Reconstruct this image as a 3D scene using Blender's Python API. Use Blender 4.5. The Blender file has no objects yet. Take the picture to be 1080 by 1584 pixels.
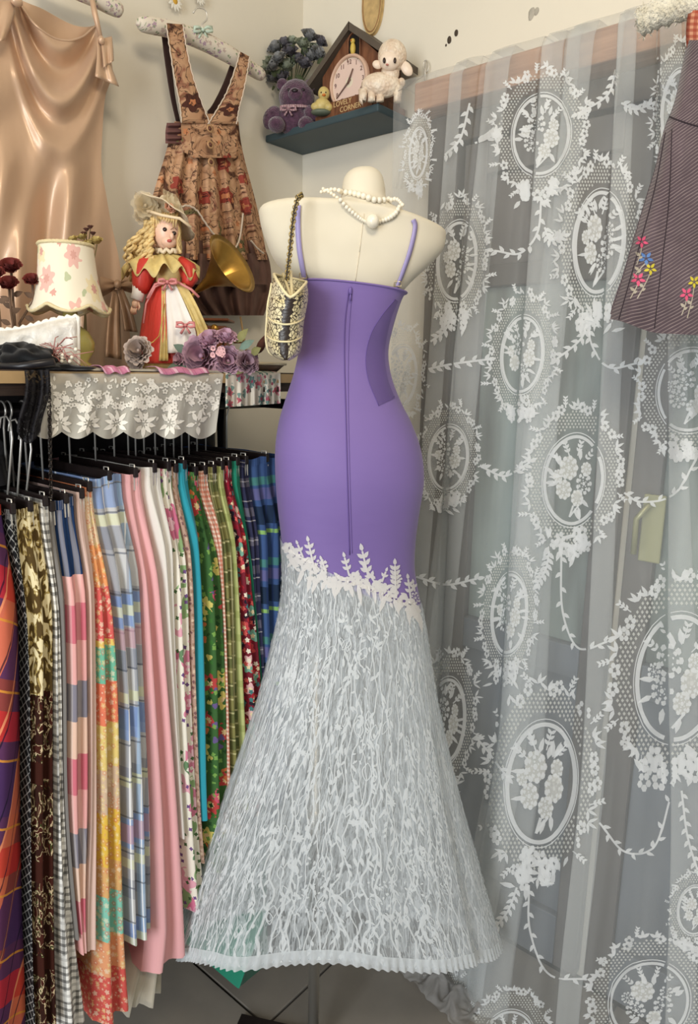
import bpy, bmesh, math, random
from mathutils import Vector, Matrix, noise
from mathutils.bvhtree import BVHTree
random.seed(7)
SC = bpy.context.scene
COL = SC.collection
PI = math.pi
def rad(a): return a*PI/180.0

# ------------------------------------------------------------------ camera
# world: the room corner is the origin; wall_left is the plane y = 0, wall_right the plane x = 0, the room is x < 0, y < 0
HEAD = rad(40.0); TILT = rad(11.4); ROLL = rad(1.0); FPX = 1080.0
F = Vector((math.cos(HEAD), math.sin(HEAD), 0)); R = Vector((math.sin(HEAD), -math.cos(HEAD), 0)); Z = Vector((0, 0, 1))
CAM = -(R*-0.15 + F*2.15) + Z*1.5
FW = F*math.cos(TILT) - Z*math.sin(TILT)
up0 = Z*math.cos(TILT) + F*math.sin(TILT)
UP = up0*math.cos(ROLL) - R*math.sin(ROLL)
RT = R*math.cos(ROLL) + up0*math.sin(ROLL)
cd = bpy.data.cameras.new('camera'); cam = bpy.data.objects.new('camera', cd); COL.objects.link(cam)
cd.sensor_fit = 'VERTICAL'; cd.sensor_height = 36.0; cd.lens = 36.0*FPX/1584.0; cd.clip_start = 0.02
cam.matrix_world = Matrix(((RT.x, UP.x, -FW.x, CAM.x), (RT.y, UP.y, -FW.y, CAM.y), (RT.z, UP.z, -FW.z, CAM.z), (0, 0, 0, 1)))
SC.camera = cam

# ------------------------------------------------------------------ light
w = bpy.data.worlds.new('world'); SC.world = w; w.use_nodes = True
w.node_tree.nodes['Background'].inputs['Color'].default_value = (0.96, 0.98, 1.0, 1)
w.node_tree.nodes['Background'].inputs['Strength'].default_value = 0.37
def area(name, loc, target, sx, sy, power, col):
    l = bpy.data.lights.new(name, 'AREA'); l.shape = 'RECTANGLE'; l.size = sx; l.size_y = sy; l.energy = power; l.color = col
    o = bpy.data.objects.new(name, l); COL.objects.link(o); o.location = loc
    o.rotation_euler = (Vector(target)-Vector(loc)).to_track_quat('-Z', 'Y').to_euler()
    return o
area('daylight_window', (-3.7, -1.55, 1.6), (-0.4, -0.75, 0.9), 1.1, 1.7, 72, (0.92, 0.965, 1.0))
area('added_warm_light', (-1.5, -1.7, 2.74), (-0.6, -0.7, 1.2), 0.6, 0.6, 23, (1.0, 0.87, 0.68))  # added light with no fixture, warms the upper part of the room
vs = SC.view_settings; vs.view_transform = 'Standard'; vs.look = 'None'; vs.exposure = 0.0; vs.gamma = 1.0; vs.use_curve_mapping = False
try: SC.cycles.transparent_max_bounces = 24
except Exception: pass

# ------------------------------------------------------------------ pixels to points
def ray(px, py): return RT*((px-540)/FPX) + UP*((792-py)/FPX) + FW
def onx(px, py, x): d = ray(px, py); return CAM + d*((x-CAM.x)/d.x)
def ony(px, py, y): d = ray(px, py); return CAM + d*((y-CAM.y)/d.y)
def onz(px, py, z): d = ray(px, py); return CAM + d*((z-CAM.z)/d.z)
def atf(px, py, f): d = ray(px, py); return CAM + d*(f/d.dot(F))
def ppm(p): return FPX/((Vector(p)-CAM).dot(FW))          # pixels per metre at a point

# ------------------------------------------------------------------ mesh builder
class M:
    def __init__(s): s.v = []; s.f = []; s.uv = []
    def add(s, vs_, fs, uvs=None):
        b = len(s.v); s.v += [Vector(p) for p in vs_]; s.f += [tuple(i+b for i in f) for f in fs]
        s.uv += list(uvs) if uvs else [(p[0], p[2]) for p in vs_]
        return s
    def grid(s, fn, nu, nv, uvf=None, caps=False):
        vs_ = []; uvs = []
        for j in range(nv+1):
            for i in range(nu+1):
                u = i/nu; v = j/nv; vs_.append(fn(u, v)); uvs.append(uvf(u, v) if uvf else (u, v))
        fs = [(j*(nu+1)+i, j*(nu+1)+i+1, (j+1)*(nu+1)+i+1, (j+1)*(nu+1)+i) for j in range(nv) for i in range(nu)]
        if caps:
            fs.append(tuple(range(nu-1, -1, -1))); fs.append(tuple(nv*(nu+1)+i for i in range(nu)))
        return s.add(vs_, fs, uvs)
    def box(s, c, size, rot=None):
        c = Vector(c); sx, sy, sz = [q/2 for q in size]; vs_ = []
        for z in (-sz, sz):
            for x, y in ((-sx, -sy), (sx, -sy), (sx, sy), (-sx, sy)):
                p = Vector((x, y, z)); vs_.append(c + (rot @ p if rot else p))
        return s.add(vs_, [(3, 2, 1, 0), (4, 5, 6, 7), (0, 1, 5, 4), (1, 2, 6, 5), (2, 3, 7, 6), (3, 0, 4, 7)])
    def tube(s, pts, r, n=6, closed=False):
        pts = [Vector(p) for p in pts]; k = len(pts)
        rr = r if isinstance(r, (list, tuple)) else [r]*k
        vs_ = []; uvs = []; prev = None; L = 0
        for i, p in enumerate(pts):
            if closed: t = pts[(i+1) % k]-pts[i-1]
            else: t = pts[min(i+1, k-1)]-pts[max(i-1, 0)]
            t = t.normalized() if t.length > 1e-9 else Vector((0, 0, 1))
            if prev is None:
                a = t.orthogonal().normalized()
            else:
                a = prev - t*prev.dot(t); a = a.normalized() if a.length > 1e-6 else t.orthogonal().normalized()
            prev = a; b = t.cross(a)
            if i: L += (p-pts[i-1]).length
            for q in range(n):
                an = 2*PI*q/n; vs_.append(p + (a*math.cos(an)+b*math.sin(an))*rr[i]); uvs.append((rr[i]*an, L))
        fs = []
        for i in range(k if closed else k-1):
            j = (i+1) % k
            for q in range(n): fs.append((i*n+q, i*n+(q+1) % n, j*n+(q+1) % n, j*n+q))
        if not closed:
            fs.append(tuple(range(n-1, -1, -1))); fs.append(tuple((k-1)*n+q for q in range(n)))
        return s.add(vs_, fs, uvs)
    def ell(s, c, r, nu=14, nv=9, rot=None, wob=None):
        c = Vector(c); r = (r, r, r) if not isinstance(r, (tuple, list)) else r
        vs_ = []; fs = []
        for j in range(nv+1):
            ph = -PI/2 + PI*j/nv
            for i in range(nu):
                th = 2*PI*i/nu; p = Vector((r[0]*math.cos(ph)*math.cos(th), r[1]*math.cos(ph)*math.sin(th), r[2]*math.sin(ph)))
                if wob: p *= 1+wob*noise.noise(p*60+c*10)
                vs_.append(c + (rot @ p if rot else p))
        for j in range(nv):
            for i in range(nu): fs.append((j*nu+i, j*nu+(i+1) % nu, (j+1)*nu+(i+1) % nu, (j+1)*nu+i))
        return s.add(vs_, fs)
    def lathe(s, prof, c, n=20, rot=None, wav=None):
        c = Vector(c); vs_ = []; uvs = []
        for j, (r, z) in enumerate(prof):
            for i in range(n+1):
                th = 2*PI*i/n; q = wav(th, j/(len(prof)-1)) if wav else (1, 0)
                p = Vector((r*q[0]*math.cos(th), r*q[0]*math.sin(th), z+q[1])); vs_.append(c + (rot @ p if rot else p)); uvs.append((th/(2*PI), z))
        fs = [(j*(n+1)+i, j*(n+1)+i+1, (j+1)*(n+1)+i+1, (j+1)*(n+1)+i) for j in range(len(prof)-1) for i in range(n)]
        return s.add(vs_, fs, uvs)
    def prism(s, pts, mp, d):                  # outline pts (2-D) -> mp(x, y, depth) front at 0, back at d
        n = len(pts); vs_ = [mp(x, y, 0) for x, y in pts]+[mp(x, y, d) for x, y in pts]
        fs = [tuple(range(n)), tuple(range(2*n-1, n-1, -1))]+[(i, (i+1) % n, n+(i+1) % n, n+i) for i in range(n)]
        return s.add(vs_, fs)
    def leaf(s, base, tip, nrm, w, n=4, curl=0.15):
        base = Vector(base); d = Vector(tip)-base; nrm = Vector(nrm).normalized(); sd = d.cross(nrm)
        sd = sd.normalized() if sd.length > 1e-9 else nrm.orthogonal().normalized()
        vs_ = [base]
        for i in range(1, n):
            t = i/n; ww = w*math.sin(PI*t**0.8); up = nrm*(curl*d.length*math.sin(PI*t)); p = base+d*t
            vs_ += [p+sd*ww+up*0.3, p+up, p-sd*ww+up*0.3]
        vs_.append(base+d); fs = []
        e = len(vs_)-1
        fs += [(0, 1, 2), (0, 2, 3)]
        for i in range(n-2):
            a = 1+3*i; fs += [(a, a+3, a+4, a+1), (a+1, a+4, a+5, a+2)]
        a = e-3; fs += [(a, e, a+1), (a+1, e, a+2)]
        return s.add(vs_, fs)
WL = {}
def thing(name, label, cat, loc=(0, 0, 0), group=None, kind=None):
    o = bpy.data.objects.new(name, None); COL.objects.link(o); o.location = loc; o.empty_display_size = 0.03
    o['label'] = label; o['category'] = cat
    if group: o['group'] = group
    if kind: o['kind'] = kind
    WL[o.name] = Vector(loc); return o
def part(name, m, mt, parent=None, smooth=True, label=None, kind=None, sub=0, solid=0, bev=0, loc=None):
    off = WL[parent.name] if parent else (Vector(loc) if loc is not None else Vector((0, 0, 0)))
    me = bpy.data.meshes.new(name); me.from_pydata([tuple(p-off) for p in m.v], [], m.f)
    uvl = me.uv_layers.new(name='UVMap'); li = [0]*len(me.loops); me.loops.foreach_get('vertex_index', li)
    buf = []
    for i in li: buf += [m.uv[i][0], m.uv[i][1]]
    uvl.data.foreach_set('uv', buf)
    if smooth: me.polygons.foreach_set('use_smooth', [True]*len(me.polygons))
    me.materials.append(mt); me.update()
    o = bpy.data.objects.new(name, me); COL.objects.link(o)
    if parent: o.parent = parent
    else: o.location = off
    WL[o.name] = off
    if label: o['label'] = label
    if kind: o['kind'] = kind
    if solid: q = o.modifiers.new('thick', 'SOLIDIFY'); q.thickness = solid; q.offset = 0
    if bev: q = o.modifiers.new('bevel', 'BEVEL'); q.width = bev; q.segments = 2; q.limit_method = 'ANGLE'
    if sub: q = o.modifiers.new('sub', 'SUBSURF'); q.levels = sub; q.render_levels = sub
    return o
def tag(o, label, cat, group=None, kind=None):
    o['label'] = label; o['category'] = cat
    if group: o['group'] = group
    if kind: o['kind'] = kind
    return o
def struct(o): o['kind'] = 'structure'; return o
def bvh(m):
    return BVHTree.FromPolygons([tuple(p) for p in m.v], m.f)
def hit(tree, px, py, lift=0.0):
    d = ray(px, py).normalized(); r = tree.ray_cast(CAM, d)
    if r[0] is None: return None, None
    n = r[1]; n = -n if n.dot(d) > 0 else n
    return r[0]+n*lift, n
def lerp(a, b, t): return a+(b-a)*t
def sstep(a, b, x):
    t = max(0, min(1, (x-a)/(b-a))); return t*t*(3-2*t)
def interp(tab, x):                        # smooth table lookup [(x, y...)] -> list
    if x <= tab[0][0]: return list(tab[0][1:])
    if x >= tab[-1][0]: return list(tab[-1][1:])
    for i in range(len(tab)-1):
        if tab[i][0] <= x <= tab[i+1][0]: break
    p0 = tab[max(i-1, 0)]; p1 = tab[i]; p2 = tab[i+1]; p3 = tab[min(i+2, len(tab)-1)]
    t = (x-p1[0])/(p2[0]-p1[0]); out = []
    for k in range(1, len(p1)):
        h = p2[0]-p1[0]
        m1 = (p2[k]-p0[k])/(p2[0]-p0[0])*h if p2[0] != p0[0] else 0
        m2 = (p3[k]-p1[k])/(p3[0]-p1[0])*h if p3[0] != p1[0] else 0
        out.append((2*t**3-3*t**2+1)*p1[k]+(t**3-2*t**2+t)*m1+(-2*t**3+3*t**2)*p2[k]+(t**3-t**2)*m2)
    return out
def curve(pts, n):                         # smooth polyline through points
    tab = [(i,)+tuple(p) for i, p in enumerate(pts)]
    return [interp(tab, (len(pts)-1)*i/n) for i in range(n+1)]

# ------------------------------------------------------------------ materials
def c8(r, g, b):
    f = lambda q: ((q/255+0.055)/1.055)**2.4 if q > 10 else q/255/12.92
    return (f(r), f(g), f(b), 1)
class P:
    def __init__(s, name, rough=0.8, spec=0.3, metal=0, sheen=0):
        s.m = bpy.data.materials.new(name); s.m.use_nodes = True; s.t = s.m.node_tree; s.b = s.t.nodes['Principled BSDF']; s.o = s.t.nodes['Material Output']
        s.b.inputs['Roughness'].default_value = rough; s.b.inputs['Specular IOR Level'].default_value = spec; s.b.inputs['Metallic'].default_value = metal
        if sheen: s.b.inputs['Sheen Weight'].default_value = sheen
    def n(s, t): return s.t.nodes.new('ShaderNode'+t)
    def put(s, sock, x):
        if isinstance(x, bpy.types.NodeSocket): s.t.links.new(x, sock)
        else: sock.default_value = x
    def math(s, op, a, b=0.0, c=None):
        q = s.n('Math'); q.operation = op; s.put(q.inputs[0], a); s.put(q.inputs[1], b)
        if c is not None: s.put(q.inputs[2], c)
        return q.outputs[0]
    def mix(s, f, a, b, bl='MIX'):
        q = s.n('Mix'); q.data_type = 'RGBA'; q.blend_type = bl; s.put(q.inputs[0], f); s.put(q.inputs[6], a); s.put(q.inputs[7], b); return q.outputs[2]
    def uv(s): return s.n('TexCoord').outputs['UV']
    def ob(s): return s.n('TexCoord').outputs['Object']
    def xyz(s, v): q = s.n('SeparateXYZ'); s.put(q.inputs[0], v); return q.outputs
    def comb(s, x, y, z=0.0): q = s.n('CombineXYZ'); s.put(q.inputs[0], x); s.put(q.inputs[1], y); s.put(q.inputs[2], z); return q.outputs[0]
    def scale(s, v, sc): q = s.n('Mapping'); s.put(q.inputs[0], v); q.inputs['Scale'].default_value = sc; return q.outputs[0]
    def stripe(s, x, per, off, wd):
        return s.math('LESS_THAN', s.math('FRACT', s.math('DIVIDE', s.math('ADD', x, off), per)), wd)
    def noise(s, v, sc, det=3, dist=0): q = s.n('TexNoise'); s.put(q.inputs['Vector'], v); q.inputs['Scale'].default_value = sc; q.inputs['Detail'].default_value = det; q.inputs['Distortion'].default_value = dist; return q.outputs[0]
    def vor(s, v, sc, feat='F1', rnd=1.0): q = s.n('TexVoronoi'); q.feature = feat; s.put(q.inputs['Vector'], v); q.inputs['Scale'].default_value = sc; q.inputs['Randomness'].default_value = rnd; return q.outputs
    def ramp(s, f, stops, const=False):
        q = s.n('ValToRGB'); s.put(q.inputs[0], f); e = q.color_ramp
        if const: e.interpolation = 'CONSTANT'
        while len(e.elements) < len(stops): e.elements.new(0.5)
        for i, (p, c) in enumerate(stops): e.elements[i].position = p; e.elements[i].color = c
        return q.outputs[0]
    def bump(s, h, st=0.3, dist=0.002):
        q = s.n('Bump'); q.inputs['Strength'].default_value = st; q.inputs['Distance'].default_value = dist; s.put(q.inputs['Height'], h); s.t.links.new(q.outputs[0], s.b.inputs['Normal'])
    def col(s, c): s.put(s.b.inputs['Base Color'], c); return s
def mat(name, col, rough=0.6, metal=0, spec=0.4, var=0.0, vs_=8, bump=0, bs=80, sheen=0, stretch=None, alpha=1, sss=0, trans=0):
    p = P(name, rough, spec, metal, sheen); o = p.ob()
    if stretch: o = p.scale(o, stretch)
    if var:
        d = tuple(q*(1-var) for q in col[:3])+(1,); l = tuple(min(1, q*(1+var*0.5)) for q in col[:3])+(1,)
        p.col(p.ramp(p.noise(o, vs_, 4), [(0.3, d), (0.7, l)]))
    else: p.col(col)
    if bump: p.bump(p.noise(o, bs, 3), bump)
    if alpha < 1: p.b.inputs['Alpha'].default_value = alpha
    if sss: p.b.inputs['Subsurface Weight'].default_value = sss; p.b.inputs['Subsurface Scale'].default_value = 0.01
    if trans: p.b.inputs['Transmission Weight'].default_value = trans
    return p.m
def sheer(name, col, a, trl=0.45, streak=0.0, extra=None):     # thin see-through cloth
    p = P(name); t = p.t; t.nodes.remove(p.b)
    df = p.n('BsdfDiffuse'); df.inputs[0].default_value = col; tr = p.n('BsdfTranslucent'); tr.inputs[0].default_value = col
    tp = p.n('BsdfTransparent'); m1 = p.n('MixShader'); m1.inputs[0].default_value = trl; m2 = p.n('MixShader')
    t.links.new(df.outputs[0], m1.inputs[1]); t.links.new(tr.outputs[0], m1.inputs[2])
    fac = a
    if streak:
        nz = p.noise(p.scale(p.uv(), (60, 1.5, 1)), 1.0, 4); fac = p.math('ADD', a, p.math('MULTIPLY', p.math('SUBTRACT', nz, 0.5), streak))
    if extra: fac = extra(p, fac)
    p.put(m2.inputs[0], fac); t.links.new(tp.outputs[0], m2.inputs[1]); t.links.new(m1.outputs[0], m2.inputs[2]); t.links.new(m2.outputs[0], p.o.inputs[0])
    return p.m
def cloth_finish(p, bump=0.12, sc=900): p.bump(p.noise(p.uv(), sc, 2), bump, 0.001); return p.m
def plaid(name, base, layers, rough=0.9, warp=0.0, rot=0.0):
    p = P(name, rough, 0.2); uv = p.uv()
    if rot: q = p.n('Mapping'); p.put(q.inputs[0], uv); q.inputs['Rotation'].default_value = (0, 0, rot); uv = q.outputs[0]
    x = p.xyz(uv); cr = base
    wn = p.math('MULTIPLY', p.math('SUBTRACT', p.noise(p.uv(), 9, 2), 0.5), warp) if warp else None
    for ax, per, off, wd, cl, op in layers:
        cx = x[0] if ax == 'u' else x[1]
        if wn is not None: cx = p.math('ADD', cx, wn)
        cr = p.mix(p.math('MULTIPLY', p.stripe(cx, per, off, wd), op), cr, cl)
    p.col(cr); return cloth_finish(p)
def flowers(p, cr, uv, sc, size, cols, petals=5, centre=None, seed=0.0, asp=1.0):
    q = p.n('Mapping'); p.put(q.inputs[0], uv); q.inputs['Location'].default_value = (seed, seed*1.7, 0); q.inputs['Scale'].default_value = (sc, sc*asp, 1); v = q.outputs[0]
    vo = p.vor(v, 1.0, 'F1', 0.8); d = p.n('VectorMath'); d.operation = 'SUBTRACT'; p.put(d.inputs[0], v); p.put(d.inputs[1], vo['Position'])
    dx = p.xyz(d.outputs[0]); an = p.math('ARCTAN2', dx[1], dx[0]); cc = p.xyz(vo['Color'])
    an = p.math('ADD', an, p.math('MULTIPLY', cc[1], 6.0))
    lim = p.math('MULTIPLY', size, p.math('ADD', 0.83, p.math('MULTIPLY', 0.17, p.math('COSINE', p.math('MULTIPLY', an, float(petals))))))
    dd = p.math('SQRT', p.math('ADD', p.math('MULTIPLY', dx[0], dx[0]), p.math('MULTIPLY', dx[1], dx[1])))
    k = len(cols); rc = p.ramp(cc[0], [(i/k, c) for i, c in enumerate(cols)], True)
    cr = p.mix(p.math('LESS_THAN', dd, lim), cr, rc)
    inner = p.mix(0.45, rc, (1, 1, 1, 1), 'MULTIPLY')
    if centre: cr = p.mix(p.math('LESS_THAN', dd, p.math('MULTIPLY', lim, 0.36)), cr, centre)
    return cr
def floral(name, base, sets, rough=0.9, alpha=None, blotch=None):
    p = P(name, rough, 0.2); uv = p.uv(); cr = base
    if blotch: cr = p.mix(p.math('GREATER_THAN', p.noise(uv, blotch[0], 3, 1.2), blotch[1]), cr, blotch[2])
    for i, st in enumerate(sets):
        cr = flowers(p, cr, uv, st[0], st[1], st[2], st[3] if len(st) > 3 else 5, st[4] if len(st) > 4 else None, 3.1*i+0.7, st[5] if len(st) > 5 else 1.0)
    p.col(cr); return cloth_finish(p)

# ------------------------------------------------------------------ room shell
def plaster(name, col):
    p = P(name, 0.85, 0.25); o = p.ob(); n1 = p.noise(o, 2.2, 4)
    p.col(p.ramp(n1, [(0.3, tuple(q*0.93 for q in col[:3])+(1,)), (0.7, col)])); p.bump(p.noise(o, 35, 4), 0.12, 0.004); return p.m
WALL = plaster('cream_plaster', c8(228, 221, 205))
TILE = mat('grey_floor_tile', c8(132, 126, 118), 0.22, spec=0.5, var=0.18, vs_=5, bump=0.03, bs=30)
GROUT = mat('dark_grout', c8(70, 66, 62), 0.9)
m = M().box((-1.95, -1.95, -0.06), (4.2, 4.2, 0.1)); fl = struct(part('floor', m, GROUT, smooth=False))
tm = M().box((0, 0, -0.004), (0.594, 0.594, 0.008))
t0 = None
for i in range(7):
    for j in range(7):
        lc = (-0.02-0.3-i*0.6, 0.11-0.3-j*0.6, -0.0005)
        if lc[1] > 0.1: continue
        if t0 is None: t0 = part('tile', tm, TILE, fl, smooth=False, bev=0.002); o = t0
        else: o = t0.copy(); COL.objects.link(o)
        o.location = lc
struct(part('wall_left', M().box((-1.95, 0.06, 1.4), (4.4, 0.12, 2.8)), WALL, smooth=False))
wr = struct(part('wall_right', M().box((0.06, -2.05, 1.4), (0.12, 4.1, 2.8)), WALL, smooth=False))
struct(part('ceiling', M().box((-1.95, -1.95, 2.86), (4.4, 4.4, 0.1)), WALL, smooth=False))
CHIP = mat('plaster_hole', c8(72, 62, 52), 0.95, var=0.3, vs_=60)
CHIPL = mat('grey_plaster_patch', c8(176, 170, 158), 0.95, var=0.2, vs_=60)
for px, py, rr, mt in ((695, 62, 0.008, CHIP), (706, 51, 0.007, CHIP), (690, 70, 0.003, CHIP), (822, 22, 0.012, CHIPL), (830, 18, 0.008, CHIPL)):
    q = onx(px, py, -0.0005); part('plaster_chip', M().ell(q, (0.0015, rr*0.8, rr), 10, 6, wob=0.5), mt, wr)
# timber lintel, door frame, panes
BEAM = P('pink_brown_timber', 0.6, 0.3); _o = BEAM.scale(BEAM.ob(), (30, 2, 30)); BEAM.col(BEAM.ramp(BEAM.noise(_o, 3, 5, 0.6), [(0.3, c8(150, 112, 88)), (0.7, c8(186, 146, 118))])); BEAM = BEAM.m
struct(part('trim_1', M().box((-0.045, -1.02, 2.125), (0.11, 1.13, 0.062)), BEAM, smooth=False, bev=0.004))
FRM = mat('taupe_door_paint', c8(104, 100, 98), 0.45, var=0.1, vs_=3)
FRD = mat('dark_taupe_door_paint', c8(80, 72, 66), 0.5, var=0.1, vs_=3)
PANE = P('pale_green_pane', 0.25, 0.6); PANE.col(PANE.ramp(PANE.noise(PANE.scale(PANE.ob(), (1, 5, 0.6)), 2.2, 3), [(0.35, c8(98, 104, 100)), (0.65, c8(158, 172, 168))])); PANE = PANE.m
LOWP = mat('blue_grey_lower_panel', c8(118, 124, 132), 0.35, var=0.12, vs_=3)
PANE2 = mat('smoky_pane', c8(100, 92, 88), 0.3, var=0.15, vs_=4)
d1 = thing('door_1', 'taupe glazed double door behind the lace curtain', 'door', (-0.02, -1.0, 0)); struct(d1)
def dbox(nm, y0, y1, z0, z1, mt, x=-0.02, t=0.03): return part(nm, M().box((x, (y0+y1)/2, (z0+z1)/2), (t, abs(y1-y0), z1-z0)), mt, d1, smooth=False, bev=0.003)
dbox('jamb', -0.47, -0.55, 0.002, 2.09, FRD, -0.025, 0.05); dbox('jamb', -1.50, -1.58, 0.002, 2.09, FRD, -0.025, 0.05)
dbox('head_rail', -0.55, -1.50, 2.03, 2.09, FRD, -0.02, 0.04)
for y0, y1 in ((-0.56, -0.99), (-1.01, -1.49)):
    s = -1
    dbox('stile', y0, y0-0.06, 0.02, 2.02, FRM); dbox('stile', y1+0.06, y1, 0.02, 2.02, FRM)
    dbox('rail', y0-0.06, y1+0.06, 1.95, 2.02, FRM); dbox('rail', y0-0.06, y1+0.06, 1.70, 1.75, FRD); dbox('rail', y0-0.06, y1+0.06, 0.02, 0.16, LOWP); dbox('rail', y0-0.06, y1+0.06, 0.80, 0.88, LOWP)
    dbox('pane', y0-0.06, y1+0.06, 1.75, 1.95, PANE2, -0.01, 0.01); dbox('pane', y0-0.06, y1+0.06, 0.88, 1.70, PANE, -0.01, 0.01); dbox('pane', y0-0.06, y1+0.06, 0.16, 0.80, LOWP, -0.012, 0.012)
HANDLE = mat('yellowed_brass', c8(172, 170, 128), 0.35, metal=0.4)
ha = onx(1012, 765, -0.04); hb = onx(1006, 870, -0.04)
hp = part('handle_plate', M().box(((-0.04), (ha.y+hb.y)/2, (ha.z+hb.z)/2), (0.008, 0.045, abs(ha.z-hb.z))), HANDLE, d1, smooth=False, bev=0.003)
part('lever', M().tube([(-0.045, ha.y, ha.z-0.02), (-0.075, ha.y, ha.z-0.02), (-0.075, ha.y+0.02, ha.z-0.05), (-0.072, ha.y+0.02, hb.z+0.02)], 0.006, 8), HANDLE, hp)

# ------------------------------------------------------------------ lace curtain
def yof(px, py): return onx(px, py, -0.16).y
FOLDS = []
for (xa, ya), (xb, yb), h in (((700, 112), (664, 620), 0.012), ((765, 92), (706, 700), 0.022), ((850, 72), (815, 640), 0.014), ((893, 70), (775, 1300), 0.020), ((968, 40), (930, 900), 0.012), ((1035, 40), (1060, 1300), 0.014)):
    A = onx(xa, ya, -0.16); B = onx(xb, yb, -0.16); FOLDS.append((A.y, A.z, (B.y-A.y)/(B.z-A.z), h))
ZT = 2.163
def curt_row(z):
    base = 0.125 + 0.10*sstep(0.75, 0.0, z)
    a0 = 0.452 - 0.02*z + 0.03*sstep(1.2, 0, z); a1 = 1.42
    tab = [(a0, 0.0)]
    for i, (y, zz, sl, h) in enumerate(FOLDS):
        c = -(y+sl*(z-zz)); h = h*(1+0.5*sstep(1.8, 0.4, z))
        tab += [(c-2.2*h, 0.002), (c+0.7*h, 0.010), (c+h, 0.017), (c-0.8*h, 0.024), (c-h, 0.031), (c+1.8*h, 0.036), (c+4*h, 0.014)]
    tab.append((a1, 0.0))
    pts = curve(tab, 190); out = []
    for k, (a, d) in enumerate(pts):
        d += 0.010*math.sin(a*38+z*1.3)*sstep(2.1, 1.2, z) + 0.006*math.sin(a*75+1+z*2)
        out.append(Vector((-(base+d), -a, z)))
    return out
m = M(); NZ = 60; rows = []
zs = [ZT-(ZT-0.006)*(j/NZ) for j in range(NZ+1)]
top = curt_row(2.16)
rows.append([Vector((-0.02, p.y, 2.161)) for p in top]); rows.append([Vector((-0.085, p.y, 2.163)) for p in top]); rows.append([Vector((lerp(p.x, -0.115, 0.7), p.y, 2.160)) for p in top])
for z in zs[1:]:
    r_ = curt_row(z)
    if z > 1.9: r_ = [Vector((lerp(p.x, min(p.x, -0.112), 1), p.y, p.z)) for p in r_]
    rows.append(r_)
rows.append([Vector((p.x-0.025, p.y, 0.006)) for p in rows[-1]])
nr = len(rows); nc = len(rows[0]); acc = [0]
for i in range(1, nc): acc.append(acc[-1]+(rows[20][i]-rows[20][i-1]).length)
CURT = M().add([p for r_ in rows for p in r_], [(j*nc+i, j*nc+i+1, (j+1)*nc+i+1, (j+1)*nc+i) for j in range(nr-1) for i in range(nc-1)], [(acc[i], r_[i].z) for r_ in rows for i in range(nc)])
SHEER = sheer('sheer_white_net', c8(228, 232, 232), 0.25, 0.30, 0.18)
THREAD = sheer('white_lace_thread', c8(242, 244, 245), 0.78, 0.3)
THREADF = sheer('fine_net_thread', c8(240, 240, 235), 0.62, 0.3)
cu = thing('lace_curtain', 'sheer white floral lace curtain draped over the timber beam', 'curtain', (-0.14, -0.95, 0))
part('net_panel', CURT, SHEER, cu)
CT = bvh(CURT)
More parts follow.
